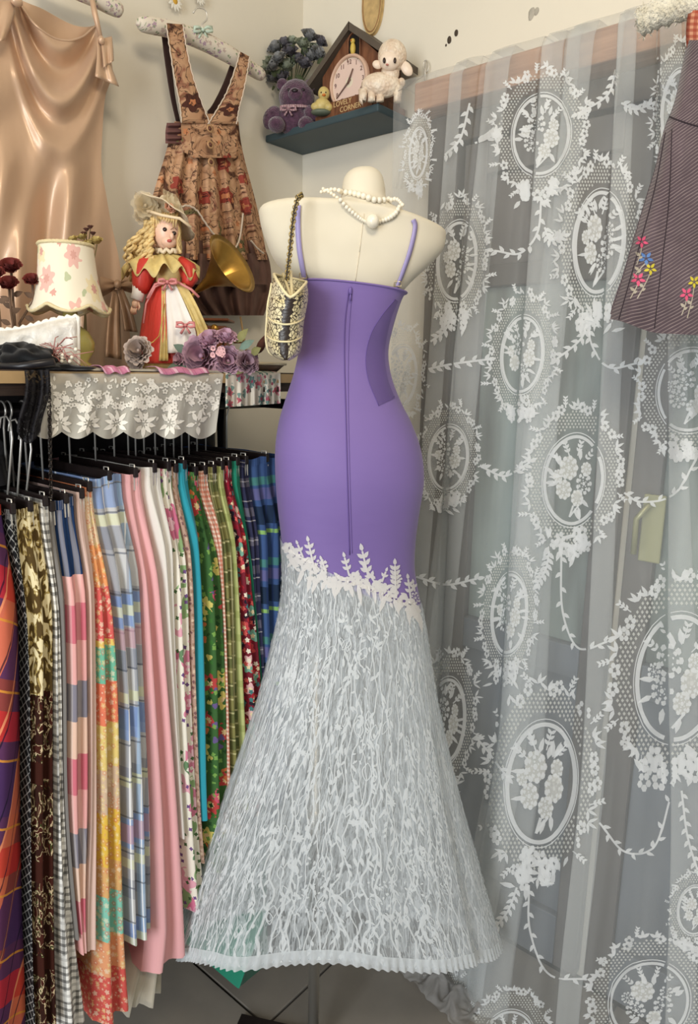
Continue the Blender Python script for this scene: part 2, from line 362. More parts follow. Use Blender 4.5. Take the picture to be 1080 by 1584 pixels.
class Emb:                                   # flat stitches laid on a surface found under given picture points
    def __init__(s, tree, lift=0.0025): s.t = tree; s.l = lift; s.m = M()
    def poly(s, pts):
        vs_ = []
        for x, y in pts:
            h, n = hit(s.t, x, y, s.l)
            if h is None: return
            vs_.append(h)
        dd = [(p-CAM).dot(FW) for p in vs_]
        if max(dd)-min(dd) > 0.02: return
        s.m.add(vs_, [tuple(range(len(vs_)))])
    def line(s, pts, wd):
        L = []
        for i, (x, y) in enumerate(pts):
            a = pts[max(i-1, 0)]; b = pts[min(i+1, len(pts)-1)]; dx = b[0]-a[0]; dy = b[1]-a[1]; q = math.hypot(dx, dy) or 1
            L.append(((x-dy/q*wd/2, y+dx/q*wd/2), (x+dy/q*wd/2, y-dx/q*wd/2)))
        for i in range(len(L)-1): s.poly([L[i][0], L[i][1], L[i+1][1], L[i+1][0]])
    def leaf(s, x, y, an, ln, wd):
        ca, sa = math.cos(an), math.sin(an)
        s.poly([(x+ca*ln*t-sa*wd*q, y+sa*ln*t+ca*wd*q) for t, q in ((0, 0), (0.3, 0.5), (0.65, 0.42), (1, 0), (0.65, -0.42), (0.3, -0.5))])
    def dot(s, x, y, r, n=6, sx=1.0): s.poly([(x+r*sx*math.cos(2*PI*i/n), y+r*math.sin(2*PI*i/n)) for i in range(n)])
    def flower(s, x, y, r, n=5, sx=1.0, a0=0.0):
        for i in range(n):
            a = a0+2*PI*i/n; s.dot(x+0.62*r*sx*math.cos(a), y+0.62*r*math.sin(a), 0.40*r, 6, sx)
    def rose(s, x, y, r, sx=1.0):
        for k, (rr, n) in enumerate(((1.0, 9), (0.68, 7), (0.36, 5))):
            for i in range(n):
                a = 2*PI*i/n+k
                s.poly([(x+sx*rr*r*q*math.cos(a+da), y+rr*r*q*math.sin(a+da)) for q, da in ((0.72, -0.28), (0.98, -0.2), (1.04, 0.0), (0.98, 0.2), (0.72, 0.28))])
        s.dot(x, y, r*0.2, 6, sx)
    def sprig(s, x, y, an, ln, sx=1.0):
        ex = x+math.cos(an)*ln; ey = y+math.sin(an)*ln; s.line([(x, y), (ex, ey)], 2)
        for k in range(1, 4):
            for sg in (-1, 1): s.leaf(lerp(x, ex, k/3.5), lerp(y, ey, k/3.5), an+sg*0.7, ln*0.34, ln*0.17)
    def vine(s, pts, wd=3.0, leafs=True, ll=13):
        c = curve(pts, 26); s.line(c, wd)
        if leafs:
            for i in range(1, 26, 2):
                a = math.atan2(c[i+1 if i < 26 else i][1]-c[i-1][1], c[min(i+1, 26)][0]-c[i-1][0]); sg = 1 if (i//2) % 2 else -1
                s.leaf(c[i][0], c[i][1], a+sg*0.75, ll, ll*0.45)
            s.leaf(c[-1][0], c[-1][1], math.atan2(c[-1][1]-c[-3][1], c[-1][0]-c[-3][0]), ll, ll*0.5)
def medallion(cx, cy, rx, ry, lean=-0.06):
    e = Emb(CT); nt = Emb(CT, 0.0018); sx = rx/ry*1.15; sx = min(1.05, max(0.45, sx)); rn = random.Random(int(cx*7+cy)); k = ry/100.0
    X = lambda a, q: cx+rx*q*math.cos(a)+lean*ry*q*math.sin(a)
    Y = lambda a, q: cy+ry*q*math.sin(a)
    ins = 0.60
    for q, wd in ((ins, 4.4*k), (ins+0.055, 1.5)):
        e.line([(X(2*PI*i/56, q), Y(2*PI*i/56, q)+4*k) for i in range(57)], wd)
    # net band between the inner ring and the garland
    stp = 6.0*max(0.8, k); ny = int(2*ry/stp); nx = int(2*rx/(stp*sx))
    for j in range(-ny, ny+1):
        for i in range(-nx, nx+1):
            x = (i+(0.5 if j % 2 else 0))*stp*1.05*max(sx, 0.55); y = j*stp*0.72
            q = math.hypot(x/rx, y/ry)
            if ins+0.09 < q < 0.92: nt.dot(cx+x+lean*y, cy+y, stp*0.33, 4, max(sx, 0.6))
    for i in range(52):
        a = 2*PI*i/52+rn.uniform(-.05, .05); q = 0.95+rn.uniform(-.05, .05); x = X(a, q); y = Y(a, q)
        if i % 5 in (0, 1): e.flower(x, y, 7.8*k, 5, sx, rn.random()*6)
        elif i % 5 == 2: e.sprig(x, y, a+rn.uniform(-.6, .6), 15*k)
        else:
            for dd in (-0.8, 0.2, 1.1): e.leaf(x, y, a+dd+rn.uniform(-.3, .3), 12*k, 5*k*max(sx, 0.6))
    # posy hanging at the foot of the ring
    for i in range(12): e.flower(cx+rn.uniform(-.40, .40)*rx+lean*ry, cy+ry*(0.86+rn.uniform(-.1, .22)), 10*k, 5, sx, rn.random()*6)
    for i in range(10): e.leaf(cx+rn.uniform(-.45, .45)*rx+lean*ry, cy+ry*(0.9+rn.uniform(-.1, .22)), rn.uniform(0, 6.3), 17*k, 8*k*sx)
    # bouquet inside
    by = cy+0.03*ry
    for x, y, q in ((-.08, -.16, 17), (.16, .06, 15), (-.16, .14, 14), (.05, .26, 12), (.2, -.14, 10), (-.25, -.05, 9)): e.rose(cx+x*rx*1.35, by+y*ry, q*k, sx); nt.dot(cx+x*rx*1.35, by+y*ry, q*k*0.95, 12, sx)
    for i in range(14):
        a = rn.uniform(0, 2*PI); q = rn.uniform(.25, .42); e.leaf(cx+rx*q*math.cos(a), by+ry*q*math.sin(a), a+rn.uniform(-.5, .5), 17*k, 7.5*k*max(sx, 0.6))
    for a in (-1.9, -1.3, -2.4, -0.8): e.sprig(cx+rx*0.3*math.cos(a), by+ry*0.34*math.sin(a), a, 20*k)
    e.line([(cx-0.02*rx, by+0.36*ry), (cx-0.10*rx, by+0.52*ry)], 3*k); e.line([(cx+0.1*rx, by+0.36*ry), (cx-0.08*rx, by+0.5*ry)], 2.5*k)
    if len(e.m.v) > 50:
        o = part('rose_medallion', e.m, THREAD, cu, smooth=False, kind='stuff')
        part('net_band', nt.m, THREADF, o, smooth=False, kind='stuff')
for a in ((838, 205, 72, 100), (708, 400, 48, 98), (927, 370, 62, 128), (808, 545, 52, 95), (694, 705, 48, 80), (888, 738, 74, 112), (1068, 600, 82, 102), (622, 578, 36, 74), (788, 945, 44, 100), (1048, 1042, 104, 158),
          (838, 1205, 88, 152), (692, 1110, 44, 105), (1005, 1545, 98, 100), (788, 1610, 66, 82), (676, 1560, 38, 90), (648, 235, 22, 62), (1050, 170, 40, 105), (1075, 1405, 40, 60)): medallion(*a)
gv = Emb(CT)
for v in (((726, 160), (712, 215), (690, 240)), ((735, 222), (752, 216), (768, 205)), ((838, 305), (832, 360), (805, 392), (765, 388)), ((953, 108), (940, 148), (895, 176)), ((962, 160), (984, 170), (1016, 157)),
          ((912, 485), (900, 522), (862, 556)), ((912, 485), (915, 530), (942, 568), (985, 562)), ((655, 573), (695, 564), (755, 556)), ((745, 722), (782, 736), (820, 715)), ((965, 762), (992, 776), (1045, 764), (1078, 705)),
          ((850, 852), (845, 880), (832, 902)), ((868, 850), (870, 945), (896, 1002), (940, 992)), ((645, 892), (690, 904), (738, 895)), ((928, 1272), (965, 1316), (1012, 1310), (1038, 1230)), ((1055, 1222), (1064, 1290), (1079, 1345)),
          ((735, 1138), (760, 1168), (786, 1202)), ((800, 1372), (788, 1405), (768, 1432)), ((818, 1368), (820, 1440), (850, 1506), (908, 1514)), ((843, 352), (852, 372), (872, 366)), ((700, 480), (690, 510), (665, 530))): gv.vine(v, 3.2)
part('vine_embroidery', gv.m, THREAD, cu, smooth=False, kind='stuff')

# ------------------------------------------------------------------ dress form
FM = 1.30
def rings(tab):
    """tab rows: (s, xl, yl, xr, yr, ratio, yaw) -> fn(s, th) -> world point; th = -90 deg faces the camera"""
    def fn(s, th, grow=0.0, pw=2.2):
        xl, yl, xr, yr, ra, yaw = interp(tab, s); ya = rad(yaw)
        w0 = (atf(xr, yr, FM)-atf(xl, yl, FM)).dot(R)/2; dz = w0*math.tan(ya)*0.85
        A = atf(xl, yl, FM-dz); B = atf(xr, yr, FM+dz); c = (A+B)/2; wd = (B-A).dot(R)/2; tl = (B.z-A.z)/2
        a = wd/math.sqrt(math.cos(ya)**2+(ra*math.sin(ya))**2); b = ra*a
        X = R*math.cos(ya)+F*math.sin(ya); Y = -R*math.sin(ya)+F*math.cos(ya)
        ct, st = math.cos(th), math.sin(th); e = 2/pw
        lx = (a+grow)*math.copysign(abs(ct)**e, ct); ly = (b+grow)*math.copysign(abs(st)**e, st)
        c = Vector((c.x, c.y, c.z)); c = c + F*(FM-(c-CAM).dot(F))
        p = c+X*lx+Y*ly; p.z = c.z+tl*(lx/max(a, 1e-4)); return p
    return fn
YW = 18
BODY = [(0, 560, 258, 562, 258, 1, YW), (0.15, 545, 261, 577, 261, 1, YW), (0.6, 533, 272, 590, 272, 1, YW), (1, 529, 288, 595, 290, 1.0, YW), (1.6, 526, 306, 597, 308, 1.0, YW), (2.2, 508, 314, 608, 322, 0.9, YW),
        (3, 468, 312, 634, 335, 0.62, YW), (3.6, 430, 312, 660, 345, 0.5, YW), (4.2, 404, 320, 684, 356, 0.40, YW), (5, 403, 342, 688, 368, 0.38, YW), (6, 411, 370, 682, 390, 0.40, YW), (7, 425, 402, 660, 414, 0.46, YW), (7.8, 446, 424, 638, 434, 0.55, YW),
        (8.6, 466, 440, 622, 452, 0.62, YW), (9.6, 472, 470, 610, 478, 0.66, YW), (11, 472, 540, 592, 545, 0.72, YW), (13, 450, 620, 612, 622, 0.74, YW), (15, 436, 690, 640, 690, 0.74, YW), (17, 438, 770, 640, 770, 0.74, YW), (18.5, 447, 850, 630, 850, 0.72, YW), (19, 490, 862, 590, 862, 0.72, YW)]
bf = rings(BODY)
LINEN = P('cream_mannequin_cloth', 0.75, 0.3, sheen=0.1); LINEN.col(LINEN.ramp(LINEN.noise(LINEN.ob(), 7, 3), [(0.3, c8(212, 203, 182)), (0.7, c8(224, 216, 197))])); LINEN.bump(LINEN.noise(LINEN.ob(), 500, 2), 0.05, 0.001); LINEN = LINEN.m
STEEL = mat('brushed_steel', c8(206, 202, 192), 0.32, metal=0.7)
BLACKM = mat('black_base_plate', c8(30, 24, 24), 0.35)
cn = onz(375, 1570, 0.012); pe_ = (onz(432, 1583, 0.012)-cn).normalized(); pn_ = Vector((pe_.y, -pe_.x, 0)); pn_ = -pn_ if pn_.dot(F) > 0 else pn_
psz = 0.26; pole = cn+(pe_+pn_)*psz/2
_l = ray(485, 1560); _t = (pole-CAM).dot(F)/_l.dot(F); pole = pole+R*((CAM+_l*_t-pole).dot(R))   # the pole stands a little off the plate's middle
pole = atf(485, 1560, 1.285); pole = Vector((pole.x, pole.y, 0))
mq = thing('dress_form', 'cream cloth-covered dress form without head on a steel pole', 'mannequin', pole)
bm_ = M().grid(lambda u, v: bf(19*v, rad(90)+2*PI*u, 0, 2.0+0.35*sstep(2.5, 4, 19*v)), 64, 110)
part('torso', bm_, LINEN, mq)
BT = bvh(bm_)
sm = M()
for a, b in (((563, 330), (556, 390)), ((556, 390), (549, 438))):
    pts = [hit(BT, lerp(a[0], b[0], i/5), lerp(a[1], b[1], i/5), 0.0006)[0] for i in range(6)]
    if all(pts): sm.tube(pts, 0.0008, 4)
part('back_seam', sm, mat('seam_thread', c8(222, 212, 190), 0.9), mq)
part('pole', M().lathe([(0.0, 0.012), (0.0125, 0.012), (0.0125, 0.55), (0.017, 0.55), (0.017, 0.62), (0.0125, 0.62), (0.0125, 0.95), (0, 0.95)], (pole.x, pole.y, 0), 18), STEEL, mq)
part('base_plate', M().prism([(0, 0), (1, 0), (1, 1), (0, 1)], lambda x, y, d: cn+(pe_*x+pn_*y)*psz-Z*d, 0.0115), BLACKM, mq, smooth=False, bev=0.003)

# ------------------------------------------------------------------ purple evening dress
DR = [(0, 464, 434, 625, 454, 0.66, YW), (1, 465, 455, 617, 466, 0.68, YW), (2, 466, 500, 604, 508, 0.70, YW), (3, 465, 540, 597, 546, 0.72, YW), (4, 457, 578, 602, 584, 0.75, YW), (5, 444, 618, 616, 622, 0.76, YW), (6, 434, 652, 631, 652, 0.76, YW), (7, 428, 692, 645, 692, 0.76, YW), (8, 428, 738, 650, 738, 0.76, YW),
      (9, 432, 790, 643, 790, 0.74, YW), (10, 437, 832, 638, 832, 0.72, YW), (11, 440, 872, 637, 874, 0.70, 16), (12, 440, 908, 643, 912, 0.70, 15), (13, 437, 940, 649, 944, 0.70, 14), (14, 430, 975, 655, 978, 0.66, 13), (16, 402, 1085, 673, 1088, 0.56, 10), (18, 362, 1205, 697, 1208, 0.46, 8), (20, 322, 1320, 724, 1324, 0.39, 6), (22, 291, 1415, 747, 1420, 0.34, 5), (23, 274, 1462, 761, 1472, 0.33, 5)]
df = rings(DR)
def cutz(p):                                # height of the slanting join between jersey and lace
    r_ = (p-CAM).dot(R); return lerp(zA, zB, (r_-rA)/(rB-rA))
_a = df(10.4, PI); _b = df(12.6, 0); 
hA = atf(441, 838, FM); hB = atf(646, 938, FM); zA, zB, rA, rB = hA.z, hB.z, (hA-CAM).dot(R), (hB-CAM).dot(R)
def tcut(th):
    lo, hi = 9.0, 15.0
    for _ in range(22):
        md = (lo+hi)/2; p = df(md, th)
        if p.z > cutz(p): lo = md
        else: hi = md
    return lo
def neck(th): return 0.10*math.sin(th*2)  # small dip of the top edge
JER = P('violet_stretch_jersey', 0.62, 0.35, sheen=0.15); JER.col(JER.ramp(JER.noise(JER.ob(), 4, 2), [(0.3, c8(116, 95, 158)), (0.7, c8(126, 105, 168))])); JER.bump(JER.noise(JER.scale(JER.ob(), (6, 6, 26)), 2.2, 2), 0.10, 0.006); JER = JER.m
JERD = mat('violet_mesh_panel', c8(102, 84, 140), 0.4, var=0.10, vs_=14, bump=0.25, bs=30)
STITCH = mat('violet_seam', c8(98, 78, 142), 0.7)
dress = thing('evening_dress', 'violet strappy evening dress with white lace fishtail skirt on the dress form', 'dress', (pole.x, pole.y, 0.16))
N = 96; ths = [rad(90)+2*PI*i/N for i in range(N+1)]; tc = [tcut(t) for t in ths]
jm = M().grid(lambda u, v: df(0.02+v*tc[min(N, int(round(u*N)))], ths[min(N, int(round(u*N)))], 0.0032), N, 70)
part('bodice', jm, JER, dress)
JT = bvh(jm)
part('neckline_binding', M().tube([df(0.05, ths[i], 0.0036) for i in range(N)], 0.0018, 6, closed=True), JER, dress)
def seam(pts, w_, tree, n=24, lift=0.0005):
    out = []
    for x, y in curve(pts, n):
        h, _ = hit(tree, x, y, lift)
        if h is not None: out.append(h)
    return M().tube(out, w_, 5)
zp = part('zip', seam([(540, 447), (534, 500), (533, 560), (535, 640), (538, 760), (541, 858)], 0.0012, JT, 40), STITCH, dress)
h, n_ = hit(JT, 542, 450, 0.002); part('zip_pull', M().ell(h, (0.004, 0.003, 0.007), 8, 6).tube([h-Z*0.004, h-Z*0.016], 0.0016, 6), mat('zip_pull_plastic', c8(112, 92, 160), 0.4), zp)
part('back_seam', seam([(545, 450), (540, 520), (539, 620), (542, 760), (545, 856)], 0.0005, JT, 40), STITCH, dress)
# darker side panel at the right of the waist
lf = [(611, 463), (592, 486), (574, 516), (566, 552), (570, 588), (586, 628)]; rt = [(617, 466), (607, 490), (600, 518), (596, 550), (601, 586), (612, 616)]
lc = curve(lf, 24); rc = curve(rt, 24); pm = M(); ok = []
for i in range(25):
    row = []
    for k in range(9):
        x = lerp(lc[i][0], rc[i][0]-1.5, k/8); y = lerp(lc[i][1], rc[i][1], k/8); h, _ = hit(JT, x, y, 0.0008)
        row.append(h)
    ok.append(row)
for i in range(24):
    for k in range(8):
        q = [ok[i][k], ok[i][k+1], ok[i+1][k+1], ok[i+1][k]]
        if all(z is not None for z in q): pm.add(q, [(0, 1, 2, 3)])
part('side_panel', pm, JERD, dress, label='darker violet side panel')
part('side_seam', seam(lf, 0.0009, JT, 30), STITCH, dress)
part('hip_crease', seam([(588, 622), (598, 620), (610, 613)], 0.0007, JT, 10), STITCH, dress)
# shoulder straps with sliders
STR = mat('lilac_satin_strap', c8(158, 148, 194), 0.4)
def strap(pts, sld):
    c = curve(pts, 24); vs_ = []
    P3 = []
    for i, (x, y) in enumerate(c):
        h, n = hit(BT, x, y, 0.003)
        if h is None: h, n = hit(JT, x, y, 0.003)
        if h is not None: P3.append((h, n))
    m_ = M()
    for i, (p, n) in enumerate(P3):
        t = (P3[min(i+1, len(P3)-1)][0]-P3[max(i-1, 0)][0]).normalized(); s_ = t.cross(n).normalized()*0.0042
        vs_ += [p-s_, p+s_]
    m_.add(vs_, [(2*i, 2*i+1, 2*i+3, 2*i+2) for i in range(len(P3)-1)])
    o = part('strap', m_, STR, dress, solid=0.0018)
    h, n = hit(BT, sld[0], sld[1], 0.004)
    if h is not None: part('strap_slider', M().tube([h+R*0.006+Z*0.004, h-R*0.006+Z*0.004, h-R*0.006-Z*0.004, h+R*0.006-Z*0.004], 0.0011, 6, closed=True), mat('gold_slider', c8(200, 180, 140), 0.3, metal=0.9), o)
strap([(462, 318), (461, 340), (463, 380), (469, 415), (474, 436)], (470, 424))
strap([(638, 340), (641, 352), (634, 385), (622, 420), (611, 448)], (613, 438))

# lace fishtail
HEMF = lambda th, s: 1+(0.045*math.sin(5*th+0.6)+0.025*math.sin(9*th+2.1)+0.012*math.sin(17*th))*sstep(13.5, 22, s)
def lf_(s, th, grow=0.0):
    p = df(min(s, 23), th, 0.0055+grow); c = df(min(s, 23), PI)*0.5+df(min(s, 23), 0)*0.5; q = HEMF(th, s)
    d = p-c; p = c+Vector((d.x*q, d.y*q, d.z))
    return p
def hemdz(th): return 0.006*math.sin(th*3+0.5)+0.005*math.sin(th*7)
def lace_s(u, v):                          # u around, v from the join (0) to the hem (1)
    th = rad(90)+2*PI*u; k = u*N; i = int(k) % N; t0_ = lerp(tc[i], tc[i+1], k-int(k)); return lerp(t0_-0.25, 23.0, v), th
def lace_p(u, v, g=0.0):
    s, th = lace_s(u % 1.0, v); p = lf_(s, th, g); p.z += hemdz(th)*v*v+0.070*max(0, -math.sin(th))*sstep(0.3, 1, v); return p
def lace_extra(p, fac):
    uv = p.uv(); x = p.xyz(uv)
    w1 = p.noise(p.scale(uv, (75, 10, 1)), 1.0, 3, 0.9); w2 = p.noise(p.scale(uv, (170, 26, 1)), 1.0, 2, 0.5)
    k1 = p.math('LESS_THAN', p.math('ABSOLUTE', p.math('SUBTRACT', w1, 0.5)), 0.045); k2 = p.math('LESS_THAN', p.math('ABSOLUTE', p.math('SUBTRACT', w2, 0.5)), 0.06)
    return p.math('MINIMUM', 0.97, p.math('ADD', p.math('ADD', fac, p.math('MULTIPLY', k1, 0.30)), p.math('MULTIPLY', k2, 0.20)))
LACE = sheer('white_stretch_lace', c8(226, 232, 236), 0.31, 0.3, 0.20, lace_extra)
LTH = sheer('raised_lace_thread', c8(238, 242, 244), 0.82, 0.25)
fs_ = part('lace_skirt', M().grid(lambda u, v: lace_p(u, v), 144, 60, lambda u, v: (u*1.5, v*0.85)), LACE, dress, label='white lace fishtail skirt')
rn = random.Random(3); lm = M()
def lpoly(uvs, g): lm.add([lace_p(a, b, g) for a, b in uvs], [tuple(range(len(uvs)))])
def lleaf(u, v, an, ln, wd, g=0.0015):      # ln, wd in metres; local metric
    cw = 2*PI*(0.13+0.15*v); ca, sa = math.cos(an), math.sin(an)
    lpoly([(u+(ca*ln*t-sa*wd*q)/cw, v+(sa*ln*t+ca*wd*q)/0.95) for t, q in ((0, 0), (0.3, 0.5), (0.65, 0.42), (1, 0), (0.65, -0.42), (0.3, -0.5))], g)
def lline(pts, wd, g=0.0012):
    cw = 2*PI*(0.13+0.15*pts[0][1])
    for (a, b), (c, d) in zip(pts[:-1], pts[1:]):
        if max(b, d) <= 0.985: lpoly([(a-wd/cw/2, b), (a+wd/cw/2, b), (c+wd/cw/2, d), (c-wd/cw/2, d)], g)
for k in range(150):                        # wavy vertical cords, more of them as the skirt widens
    u0 = k/150+rn.uniform(-.004, .004); v = 0.02 if k % 2 == 0 else rn.uniform(0.2, 0.5); u = u0; pts = [(u, v)]; ph = rn.random()*6; vel = 0
    while v < 0.985:
        v += 0.016; vel = 0.6*vel+rn.uniform(-.0014, .0014); u = u0+0.004*math.sin(v*34+ph)+vel*1.3; pts.append((u, v))
        if rn.random() < 0.34: lleaf(u, v, PI/2+rn.choice((-1, 1))*rn.uniform(.1, .5), rn.uniform(.012, .026), rn.uniform(.0035, .0065))
    lline(pts, rn.uniform(0.0008, 0.0019))
for k in range(110):                       # flower sprays
    u = rn.random(); v = rn.uniform(0.14, 0.93); cw = 2*PI*(0.13+0.15*v); r_ = rn.uniform(.006, .011)
    for i in range(7): lleaf(u, v, 2*PI*i/7, r_, r_*0.55, 0.002)
    for i in range(5): lleaf(u+rn.uniform(-.02, .02)/cw, v+rn.uniform(-.05, .05), PI/2+rn.uniform(-.5, .5), rn.uniform(.018, .034), rn.uniform(.004, .008), 0.002)
for k in range(320):                       # open leaf outlines between the cords
    u = rn.random(); v = rn.uniform(0.20, 0.94); cw = 2*PI*(0.13+0.15*v); an = PI/2+rn.uniform(-.35, .35); ln = rn.uniform(.024, .044); wd = ln*rn.uniform(.12, .18); ca, sa = math.cos(an), math.sin(an)
    for sg in (-1, 1):
        q_ = [(u+(ca*ln*t-sa*wd*sg*math.sin(PI*t))/cw, v+(sa*ln*t+ca*wd*sg*math.sin(PI*t))/0.95) for t in [i/7 for i in range(8)]]; lline(q_, 0.0018, 0.0022)
for k in range(34):                        # denser flower columns
    u = (k+0.5)/34+rn.uniform(-.01, .01); v = rn.uniform(.14, .9)
    for i in range(30):
        lleaf(u+rn.uniform(-.016, .016), max(.03, min(.96, v+rn.uniform(-.08, .09))), PI/2+rn.uniform(-.8, .8), rn.uniform(.007, .015), rn.uniform(.003, .005), 0.002)
part('raised_lace_motif', lm, LTH, fs_, smooth=False, kind='stuff')
hm = M().grid(lambda u, v: lace_p(u, 0.975+0.025*v, 0.002+0.003*math.sin(u*2*PI*120)*v) - Z*0.008*v, 720, 3, lambda u, v: (u*3, v*0.5))
part('hem_frill', hm, sheer('white_hem_frill', c8(238, 243, 246), 0.74, 0.3, 0.5), fs_)
# applique along the join
APP = sheer('ivory_applique_lace', c8(234, 232, 230), 0.86, 0.2)
LM = M().grid(lambda u, v: lace_p(u, v), 144, 20); JL = bvh(M().add(jm.v, jm.f).add(LM.v, LM.f))
am = Emb(JL, 0.0022); rn = random.Random(5)
JO = [(442, 842), (470, 868), (500, 888), (535, 893), (570, 893), (600, 912), (630, 925), (646, 938)]
jc = curve(JO, 60)
for i, (x, y) in enumerate(jc):
    for k in range(2): am.leaf(x+rn.uniform(-6, 6), y+rn.uniform(-3, 16), rn.uniform(0, 6.28), rn.uniform(7, 14), rn.uniform(4, 7))
    if i % 4 == 1: am.flower(x+rn.uniform(-3, 3), y+rn.uniform(0, 14), rn.uniform(7, 11), 6)
    if i % 3 == 0: am.leaf(x, y+8, PI/2+rn.uniform(-.4, .4), rn.uniform(18, 40), 7)
for bx, by, tx, ty, nl, ll in ((486, 876, 478, 838, 4, 13), (470, 862, 462, 842, 2, 10), (540, 890, 533, 862, 3, 12), (570, 895, 560, 852, 4, 16), (582, 905, 566, 880, 2, 14), (611, 918, 610, 874, 6, 14), (634, 926, 630, 896, 3, 12), (640, 915, 638, 903, 2, 10), (505, 886, 498, 866, 3, 10), (590, 900, 596, 884, 2, 10)):
    am.line([(bx, by), (tx, ty)], 3)
    an = math.atan2(ty-by, tx-bx); ll *= 0.8; nl = max(1, nl-1); am.leaf(tx, ty, an, ll, ll*0.5)
    for k in range(1, nl+1):
        for sg in (-1, 1): am.leaf(lerp(bx, tx, k/(nl+1)), lerp(by, ty, k/(nl+1)), an+sg*0.8, ll, ll*0.5)
for x, y, r_ in ((497, 875, 11), (545, 896, 10), (600, 915, 11), (612, 895, 9), (641, 925, 9), (460, 862, 8)): am.rose(x, y, r_)
part('leaf_applique', am.m, APP, dress, smooth=False, kind='stuff', label='ivory leaf and flower applique')

# ------------------------------------------------------------------ pearl necklace
PEARL = mat('ivory_pearl', c8(236, 228, 210), 0.18, spec=0.6, var=0.05)
nk = thing('pearl_necklace', 'ivory pearl necklace looped around the dress form neck', 'necklace', hit(BT, 572, 345, 0.004)[0])
pe = M().ell((0, 0, 0), 1.0, 10, 7); po = None
def pearl(px, py, r_, back=0.0):
    global po
    h, n = hit(BT, px, py, r_*0.95)
    if h is None: h = atf(px, py, FM-0.03+back)
    if po is None: o = part('pearl', M().ell(WL[nk.name], 1.0, 10, 7), PEARL, nk); po = o
    else: o = po.copy(); COL.objects.link(o); o.parent = nk
    o.location = h-WL[nk.name]; o.scale = (r_, r_, r_)
def strand(pts, n, r0, r1):
    for i, (x, y) in enumerate(curve(pts, n)): pearl(x, y, lerp(r0, r1, (math.sin(PI*i/n))**2)*0.86)
strand([(497, 297), (516, 293), (540, 300), (562, 308), (590, 313), (612, 308), (622, 316)], 22, 0.0036, 0.0062)
strand([(500, 292), (518, 303), (538, 323), (556, 338), (566, 344)], 17, 0.0034, 0.0044)
strand([(582, 345), (600, 338), (614, 326), (623, 317)], 12, 0.0038, 0.0052)
pearl(573, 344, 0.0115)

# ------------------------------------------------------------------ frames for things that stand or hang
ROT = Matrix(((R.x, F.x, 0), (R.y, F.y, 0), (0, 0, 1)))
class Fr:
    """upright picture-facing plane through a known support point"""
    def __init__(s, at): s.f = (Vector(at)-CAM).dot(F); s.at = Vector(at); s.k = 1/ppm(at)
    def p(s, px, py, d=0.0): return atf(px, py, s.f-d)
    def m(s, px): return px*s.k
    def ell(s, m_, px, py, rx, ry, dep, d=0.0, nu=16, nv=10, wob=None, tilt=0):
        rt = ROT @ Matrix.Rotation(rad(tilt), 3, 'Y') if tilt else ROT
        return m_.ell(s.p(px, py, d), (rx*s.k, dep, ry*s.k), nu, nv, rt, wob)
def petal_rose(m_, c, ax, r, layers=4, seed=0, open_=1.0):
    rn_ = random.Random(seed); ax = Vector(ax).normalized(); X = ax.orthogonal().normalized(); Y = ax.cross(X)
    m_.ell(c, r*0.12, 8, 5)
    for L in range(layers):
        q = (L+1)/layers; n = 3+L; rr = r*(0.25+0.75*q)
        for i in range(n):
            a0 = 2*PI*i/n+L*0.9+rn_.uniform(-.1, .1); sp = 2.3*PI/n*0.62
            def fn(u, v):
                a = a0+(u-0.5)*2*sp*(1-0.25*v*v); ro = rr*(0.35+0.65*v**(0.6+0.5*q))*(1+0.10*math.cos(3*PI*(u-0.5))*v); hh = r*(0.85-0.55*q*open_)*v**1.3-0.15*r*q*(v**4)-0.25*r*(1-v)+0.07*r*math.sin(u*PI*3)*v
                return Vector(c)+(X*math.cos(a)+Y*math.sin(a))*ro+ax*hh
            m_.grid(fn, 5, 4)
    return m_

# ------------------------------------------------------------------ garment rail with shelf top
YF = -0.435; SHZ = 1.495
WOODB = P('dark_stained_wood', 0.5, 0.3); WOODB.col(WOODB.ramp(WOODB.noise(WOODB.scale(WOODB.ob(), (2, 30, 30)), 3, 4, 0.5), [(0.3, c8(38, 28, 24)), (0.7, c8(62, 48, 40))])); WOODB = WOODB.m
EDGE = mat('pale_wood_edge', c8(176, 146, 104), 0.5, var=0.15, vs_=20)
BLK = mat('black_metal_tube', c8(26, 24, 25), 0.35, metal=0.6)
CHR = mat('chrome_wire', c8(214, 210, 202), 0.3, metal=0.55)
rk = thing('garment_rack', 'dark garment rack with a shelf top along the left wall', 'rack', (-0.95, -0.27, 0))
X0, X1 = -1.75, -0.40
part('shelf_board', M().box(((X0+X1)/2, -0.275, SHZ-0.016), (X1-X0, 0.33, 0.030)), WOODB, rk, smooth=False, bev=0.002)
part('board_edge', M().box(((X0+X1)/2, -0.4425, SHZ-0.012), (X1-X0, 0.004, 0.018)), EDGE, rk, smooth=False)
part('board_edge', M().box(((X0+X1)/2, -0.4415, SHZ-0.034), (X1-X0, 0.004, 0.010)), WOODB, rk, smooth=False)
part('hanging_rod', M().tube([(X0, -0.275, 1.425), (X1, -0.275, 1.425)], 0.0125, 12), BLK, rk)
for x in (X0+0.02, X1-0.02):
    for y in (-0.41, -0.13): part('post', M().tube([(x, y, 0.0), (x, y, SHZ-0.03)], 0.012, 10), BLK, rk)
    part('rod_bracket', M().box((x, -0.27, 1.425), (0.02, 0.28, 0.022)), BLK, rk, smooth=False)
    part('foot_bar', M().box((x, -0.27, 0.03), (0.02, 0.28, 0.02)), BLK, rk, smooth=False)

